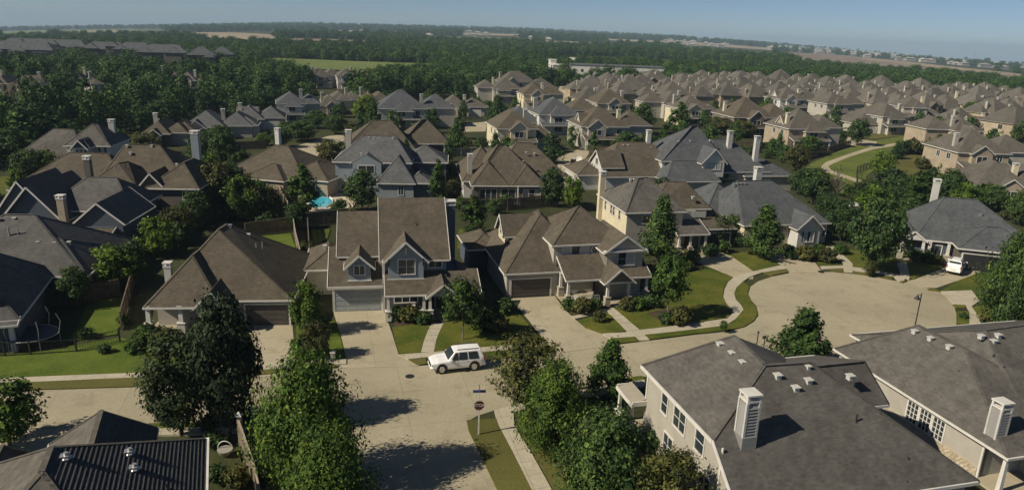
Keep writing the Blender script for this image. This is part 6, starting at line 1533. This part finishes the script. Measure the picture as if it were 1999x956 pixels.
# shrubs
SH = [('shrub', 775, 625, 40, 'dark shrub at the left end of the blue-grey porch'), ('shrub_olive', 800, 628, 46, 'brownish shrub before the blue-grey porch railing'), ('shrub', 828, 632, 36, 'dark shrub at the foot of the curved walk'),
      ('shrub_mid', 880, 624, 34, 'green shrub right of the porch steps of the blue-grey house'), ('shrub', 940, 640, 56, 'dark spreading shrub on the shaded lawn'), ('shrub_olive', 972, 646, 46, 'olive shrub beside the dark one on the shaded lawn'), ('shrub', 985, 612, 44, 'shrub at the left edge of the tan house driveway'),
      ('shrub_mid', 590, 694, 54, 'bushy shrub at the left edge of the narrow lawn'), ('shrub', 622, 640, 40, 'shrub by the cream side wall of the centre house'), ('shrub_olive', 592, 610, 44, 'shrub at the back of the narrow side yard'),
      ('shrub', 1110, 606, 34, 'dark shrub at the left corner of the columned porch'), ('shrub_olive', 1135, 612, 44, 'olive shrub in the bed before the columned porch'), ('shrub_mid', 1160, 606, 34, 'green shrub left of the front walk of the columned porch'), ('shrub_olive', 1170, 628, 30, 'small grass clump in a ring on the little lawn'),
      ('shrub_olive', 1222, 606, 36, 'shrub right of the front walk'), ('shrub_mid', 1246, 604, 34, 'shrub under the right porch column'), ('shrub', 1268, 600, 36, 'dark shrub at the right corner of the columned porch'), ('shrub_olive', 1326, 634, 50, 'tangled brown shrub in the bed of the small round tree'), ('shrub', 1300, 632, 34, 'low dark shrub beside the tangled brown one'),
      ('shrub_mid', 290, 672, 60, 'bright shrub before the left porch columns'), ('shrub_olive', 330, 684, 62, 'olive shrub before the middle of the brown house'), ('shrub_mid', 262, 690, 34, 'small bright shrub at the corner of the left lawn'), ('shrub_mid', 395, 665, 50, 'shrub under the front gable of the brown house'),
      ('shrub_mid', 240, 632, 24, 'low shrub on the fence line of the left back lawn'), ('shrub', 170, 660, 30, 'shrub behind the iron fence, left one'), ('shrub', 205, 690, 26, 'shrub behind the iron fence, right one'),
      ('shrub', 1545, 505, 34, 'shrub at the garage corner of the slate house'), ('shrub_olive', 1568, 508, 40, 'brownish shrub below the bay window'), ('shrub_mid', 1596, 500, 34, 'green shrub right of the bay window'), ('shrub_olive', 1614, 512, 40, 'low spreading olive shrub by the slate house walk'), ('shrub_mid', 1640, 496, 30, 'shrub at the start of the big lawn wedge'), ('shrub_mid', 1538, 470, 30, 'upright green shrub before the bay window wall'),
      ('shrub', 1806, 512, 34, 'dark clipped shrub between the columns of the right slate house'), ('shrub_mid', 1785, 508, 30, 'shrub left of the clipped one'), ('shrub_olive', 1828, 516, 26, 'small shrub by the column next to the drive'), ('shrub', 1880, 622, 16, 'tiny shrub on the far right verge island'),
      ('shrub_olive', 1930, 634, 44, 'olive shrub at the foot of the large dark tree'), ('shrub_mid', 1962, 648, 46, 'green shrub at the right edge behind the roof'), ('shrub', 1385, 500, 34, 'dark hedge shrub before the cream-sided house, left'), ('shrub', 1408, 492, 34, 'dark hedge shrub before the cream-sided house, right'), ('shrub_mid', 1350, 512, 34, 'leafy shrub below the shed porch roof'),
      ('shrub_olive', 1338, 528, 30, 'low shrub at the drive corner of the cream-sided house'), ('shrub_mid', 1620, 730, 30, 'clipped hedge block between the foreground roofs'), ('shrub_mid', 1605, 735, 30, 'second clipped hedge block nearer the round tree'), ('shrub', 1270, 880, 60, 'dark shrub at the foot of the long greige wall'), ('shrub_olive', 1322, 935, 70, 'pale-leaved shrub against the greige wall'),
      ('shrub', 424, 940, 50, 'dark shrub in the shaded yard right of the white gutter'), ('shrub_olive', 464, 948, 56, 'olive shrub below the planter at the bottom edge'), ('shrub', 418, 872, 44, 'dark shrub at the far corner of the white gutter'), ('shrub', 470, 830, 50, 'dark shrub under the dark pair of trees'), ('shrub', 410, 838, 44, 'dark shrub between the two dark trunks'), ('shrub_mid', 1020, 240, 30, 'shrub before the cream dormer house'), ('shrub', 905, 292, 34, 'dark shrub left of the cream dormer house'), ('shrub_mid', 940, 290, 30, 'green shrub at the corner of the cream dormer house'),
      ('shrub_olive', 1800, 330, 30, 'shrub in the dry yard by the path'), ('shrub_mid', 1850, 338, 34, 'green shrub near the blank tan wall'), ('shrub', 1740, 372, 60, 'dark hedge mass right of the iron fence'), ('shrub', 1790, 380, 60, 'dark hedge mass behind the bright upright tree'), ('shrub_olive', 1640, 440, 40, 'brown shrub beside the covered boat'),
      ('shrub_olive', 1780, 300, 40, 'reddish hedge shrub at the left end of the overgrown fence'), ('shrub_olive', 1812, 302, 40, 'reddish hedge shrub in the middle of the overgrown fence'), ('shrub_olive', 1848, 308, 40, 'reddish hedge shrub at the right end of the overgrown fence'), ('shrub_mid', 1920, 400, 60, 'hedge at the back of the right slate house'), ('shrub', 1880, 390, 50, 'dark hedge left of the tall white-capped chimney house')]
for k, x, y, wp, lb in SH:
    p = G(x, y); rad = wp / 2 * (p - Vector((0, 0, CAM_H))).dot(fw) / F
    plant(k, p.x, p.y, .08, rad, rad * 1.35, (x * 7 % 628) / 100, lb)

# woods: every one of the nearest trees is its own, the rest is one mass
rw = random.Random(77)
WOOD = [(p[0], p[1]) for p in (G(-120, 300), G(-120, 132), G(0, 131), G(150, 128), G(300, 135), G(420, 136), G(520, 143), G(600, 158), G(622, 178), G(700, 182), G(720, 160), G(840, 150), G(940, 140), G(1050, 138), G(1050, 150), G(980, 165), G(940, 190), G(870, 196), G(780, 196), G(760, 212), G(700, 200), G(640, 192), G(585, 206), G(540, 218), G(480, 232), G(400, 242), G(330, 250), G(270, 262), G(215, 275), G(160, 266), G(90, 296), G(60, 330), G(-40, 350))]
cand = []
y = 120
while y < 520:
    x = -420
    while x < 60:
        px, py = x + rw.uniform(-3, 3), y + rw.uniform(-3, 3)
        if inside(px, py, WOOD) and all(math.hypot(px * k - a, py * k - b_) > c + 2.5 for a, b_, c in FOOT for k in (1, 1.06, 1.12, 1.18)) and abs(math.degrees(math.atan2(px, py))) < 39: cand.append((math.hypot(px, py), px, py))
        x += 8.6
    y += 8.0
cand.sort(); print('wood trees', len(cand))
rest = cand[250:]
for d, x, y in cand[:250]:
    plant(rw.choice(['woodA', 'woodA', 'woodB', 'woodC']), x, y, -.2, rw.uniform(3.4, 6.2), rw.uniform(5.5, 12.5), rw.uniform(0, 6.28), 'broad green tree of the woods at the left, one crown among many', 'trees of the woods at the left')
# yard trees between the mid and far houses
yt = []
for _ in range(5000):
    if len(yt) >= 190: break
    px = rw.uniform(640, 2040); py = rw.uniform(158, 330)
    p = G(px, py); x, y = p.x, p.y
    if py < 200 and rw.random() < .35: continue
    if any(math.hypot(x - a, y - b_) < c + .5 for a, b_, c in FOOT) or any(math.hypot(x - a, y - b_) < 8 for a, b_ in yt) or any(inside(x, y, q) for q in PAVED) or any(inside(x, y, q) for q in FIELD_POLYS): continue
    yt.append((x, y)); far = math.hypot(x, y) > 260
    plant(rw.choice(['yardA', 'yardA', 'yardB']), x, y, -.1, rw.uniform(1.5, 3.0), rw.uniform(3.5, 6.2), rw.uniform(0, 6.28), 'small garden tree between the far tan roofs' if far else 'garden tree between the houses of the middle distance', 'garden trees between the far roofs' if far else 'garden trees of the middle distance')
# green along back fences in the near blocks
for cx, cy_, n in ((500, 410, 9), (470, 440, 6), (1700, 380, 8), (1800, 360, 8), (300, 470, 7), (1600, 440, 5), (640, 430, 4), (950, 400, 5), (1480, 300, 8), (1900, 420, 5), (870, 300, 4), (250, 310, 7), (400, 310, 6), (20, 420, 4)):
    for _ in range(n):
        px, py = cx + rw.uniform(-60, 60), cy_ + rw.uniform(-14, 14); p = G(px, py)
        if any(math.hypot(p.x - a, p.y - b_) < c for a, b_, c in FOOT) or any(inside(p.x, p.y, q) for q in PAVED): continue
        r_ = rw.uniform(.8, 1.6); plant(rw.choice(['shrub', 'shrub_mid', 'shrub_olive']), p.x, p.y, 0, r_, r_ * rw.uniform(1.2, 1.9), rw.uniform(0, 6), 'leafy shrub along the back fences of the near gardens', 'shrubs along the back fences')
# far woods: one mass of instanced crowns
def scatter(name, pts, crown, label):
    me = bpy.data.meshes.new(name); me.from_pydata([p[:3] for p in pts], [], [])
    at = me.attributes.new('size', 'FLOAT', 'POINT'); at.data.foreach_set('value', [p[3] for p in pts])
    o = bpy.data.objects.new(name, me); COL.objects.link(o); o['kind'] = 'stuff'; o['label'] = label
    ng = bpy.data.node_groups.new(name, 'GeometryNodeTree'); ng.interface.new_socket('Geometry', in_out='INPUT', socket_type='NodeSocketGeometry'); ng.interface.new_socket('Geometry', in_out='OUTPUT', socket_type='NodeSocketGeometry')
    gi = ng.nodes.new('NodeGroupInput'); go = ng.nodes.new('NodeGroupOutput'); ip = ng.nodes.new('GeometryNodeInstanceOnPoints'); oi = ng.nodes.new('GeometryNodeObjectInfo')
    oi.inputs['Object'].default_value = crown; na = ng.nodes.new('GeometryNodeInputNamedAttribute'); na.data_type = 'FLOAT'; na.inputs['Name'].default_value = 'size'
    rv = ng.nodes.new('FunctionNodeRandomValue'); rv.data_type = 'FLOAT_VECTOR'; rv.inputs[0].default_value = (0, 0, 0); rv.inputs[1].default_value = (0, 0, 6.28)
    lk = ng.links.new; lk(gi.outputs[0], ip.inputs['Points']); lk(oi.outputs['Geometry'], ip.inputs['Instance']); lk(na.outputs[0], ip.inputs['Scale']); lk(rv.outputs[0], ip.inputs['Rotation']); lk(ip.outputs[0], go.inputs[0])
    md = o.modifiers.new('scatter', 'NODES'); md.node_group = ng; return o
crownA = KIDS[PROTOS['woodA']['obj'].name][0]; crownB = KIDS[PROTOS['woodB']['obj'].name][0]
pts = [[], []]
for d, x, y in rest: pts[rw.randrange(2)].append((x, y, terrain(x, y) - 1, rw.uniform(.75, 1.15)))
d = 400.0
while d < 6600:
    st = max(8.0, d * .0125); a = -39.0 + rw.uniform(0, .5)
    while a < 39:
        ar = math.radians(a); x, y = d * math.sin(ar) + rw.uniform(-.4, .4) * st, d * math.cos(ar) + rw.uniform(-.4, .4) * st
        a += math.degrees(st * 1.15 / d)
        if inside(x, y, FR) or inside(x, y, WOOD) or any(inside(x * k, y * k, q) for q in FIELD_POLYS for k in (1, 1.04, 1.08, 1.13, 1.19, 1.26)) or (inside(x, y, TOWN_AREAS[0]) and rw.random() < .88): continue
        if d < 650 and any(math.hypot(x * k - p, y * k - q) < c + 3 for p, q, c in FOOT for k in (1, 1.05, 1.1)): continue
        # clearings and open farmland between the woods, more of it to the right and far away
        f = math.sin(x * .0041 + 1.3) * math.sin(y * .0023 + .7) + .5 * math.sin(x * .011) * math.sin(y * .0071 + 2)
        if d > 640 and f > .78: continue
        if d > 1400 and f > .55: continue
        if d > 1500 and a > 14 and f > .15: continue
        pts[rw.randrange(2)].append((x, y, terrain(x, y) - 1.5, rw.uniform(.8, 1.3) * (1 + min(1.0, max(0, d - 700) / 2500))))
    d += st
scatter('distant_woodland', pts[0], crownA, 'belt of dark green woods reaching to the horizon')
scatter('distant_woodland', pts[1], crownB, 'belt of dark green woods reaching to the horizon')
print('scattered', len(pts[0]) + len(pts[1]))

# ------------------------------------------------------------------ haze
b = MB(); b.box(-9000, 9000, -120, 9700, -420, 62); hz_ = b.build('haze', 'white'); hz_['kind'] = 'stuff'; hz_['label'] = 'thin blue haze over the whole plain'
hm = bpy.data.materials.new('haze'); hm.use_nodes = True; hn = hm.node_tree; hn.nodes.clear()
pv = hn.nodes.new('ShaderNodeVolumePrincipled'); pv.inputs['Color'].default_value = (.56, .76, .95, 1); pv.inputs['Density'].default_value = 1.35e-4; pv.inputs['Anisotropy'].default_value = 0.0
oo = hn.nodes.new('ShaderNodeOutputMaterial'); hn.links.new(pv.outputs[0], oo.inputs['Volume']); hz_.data.materials[0] = hm
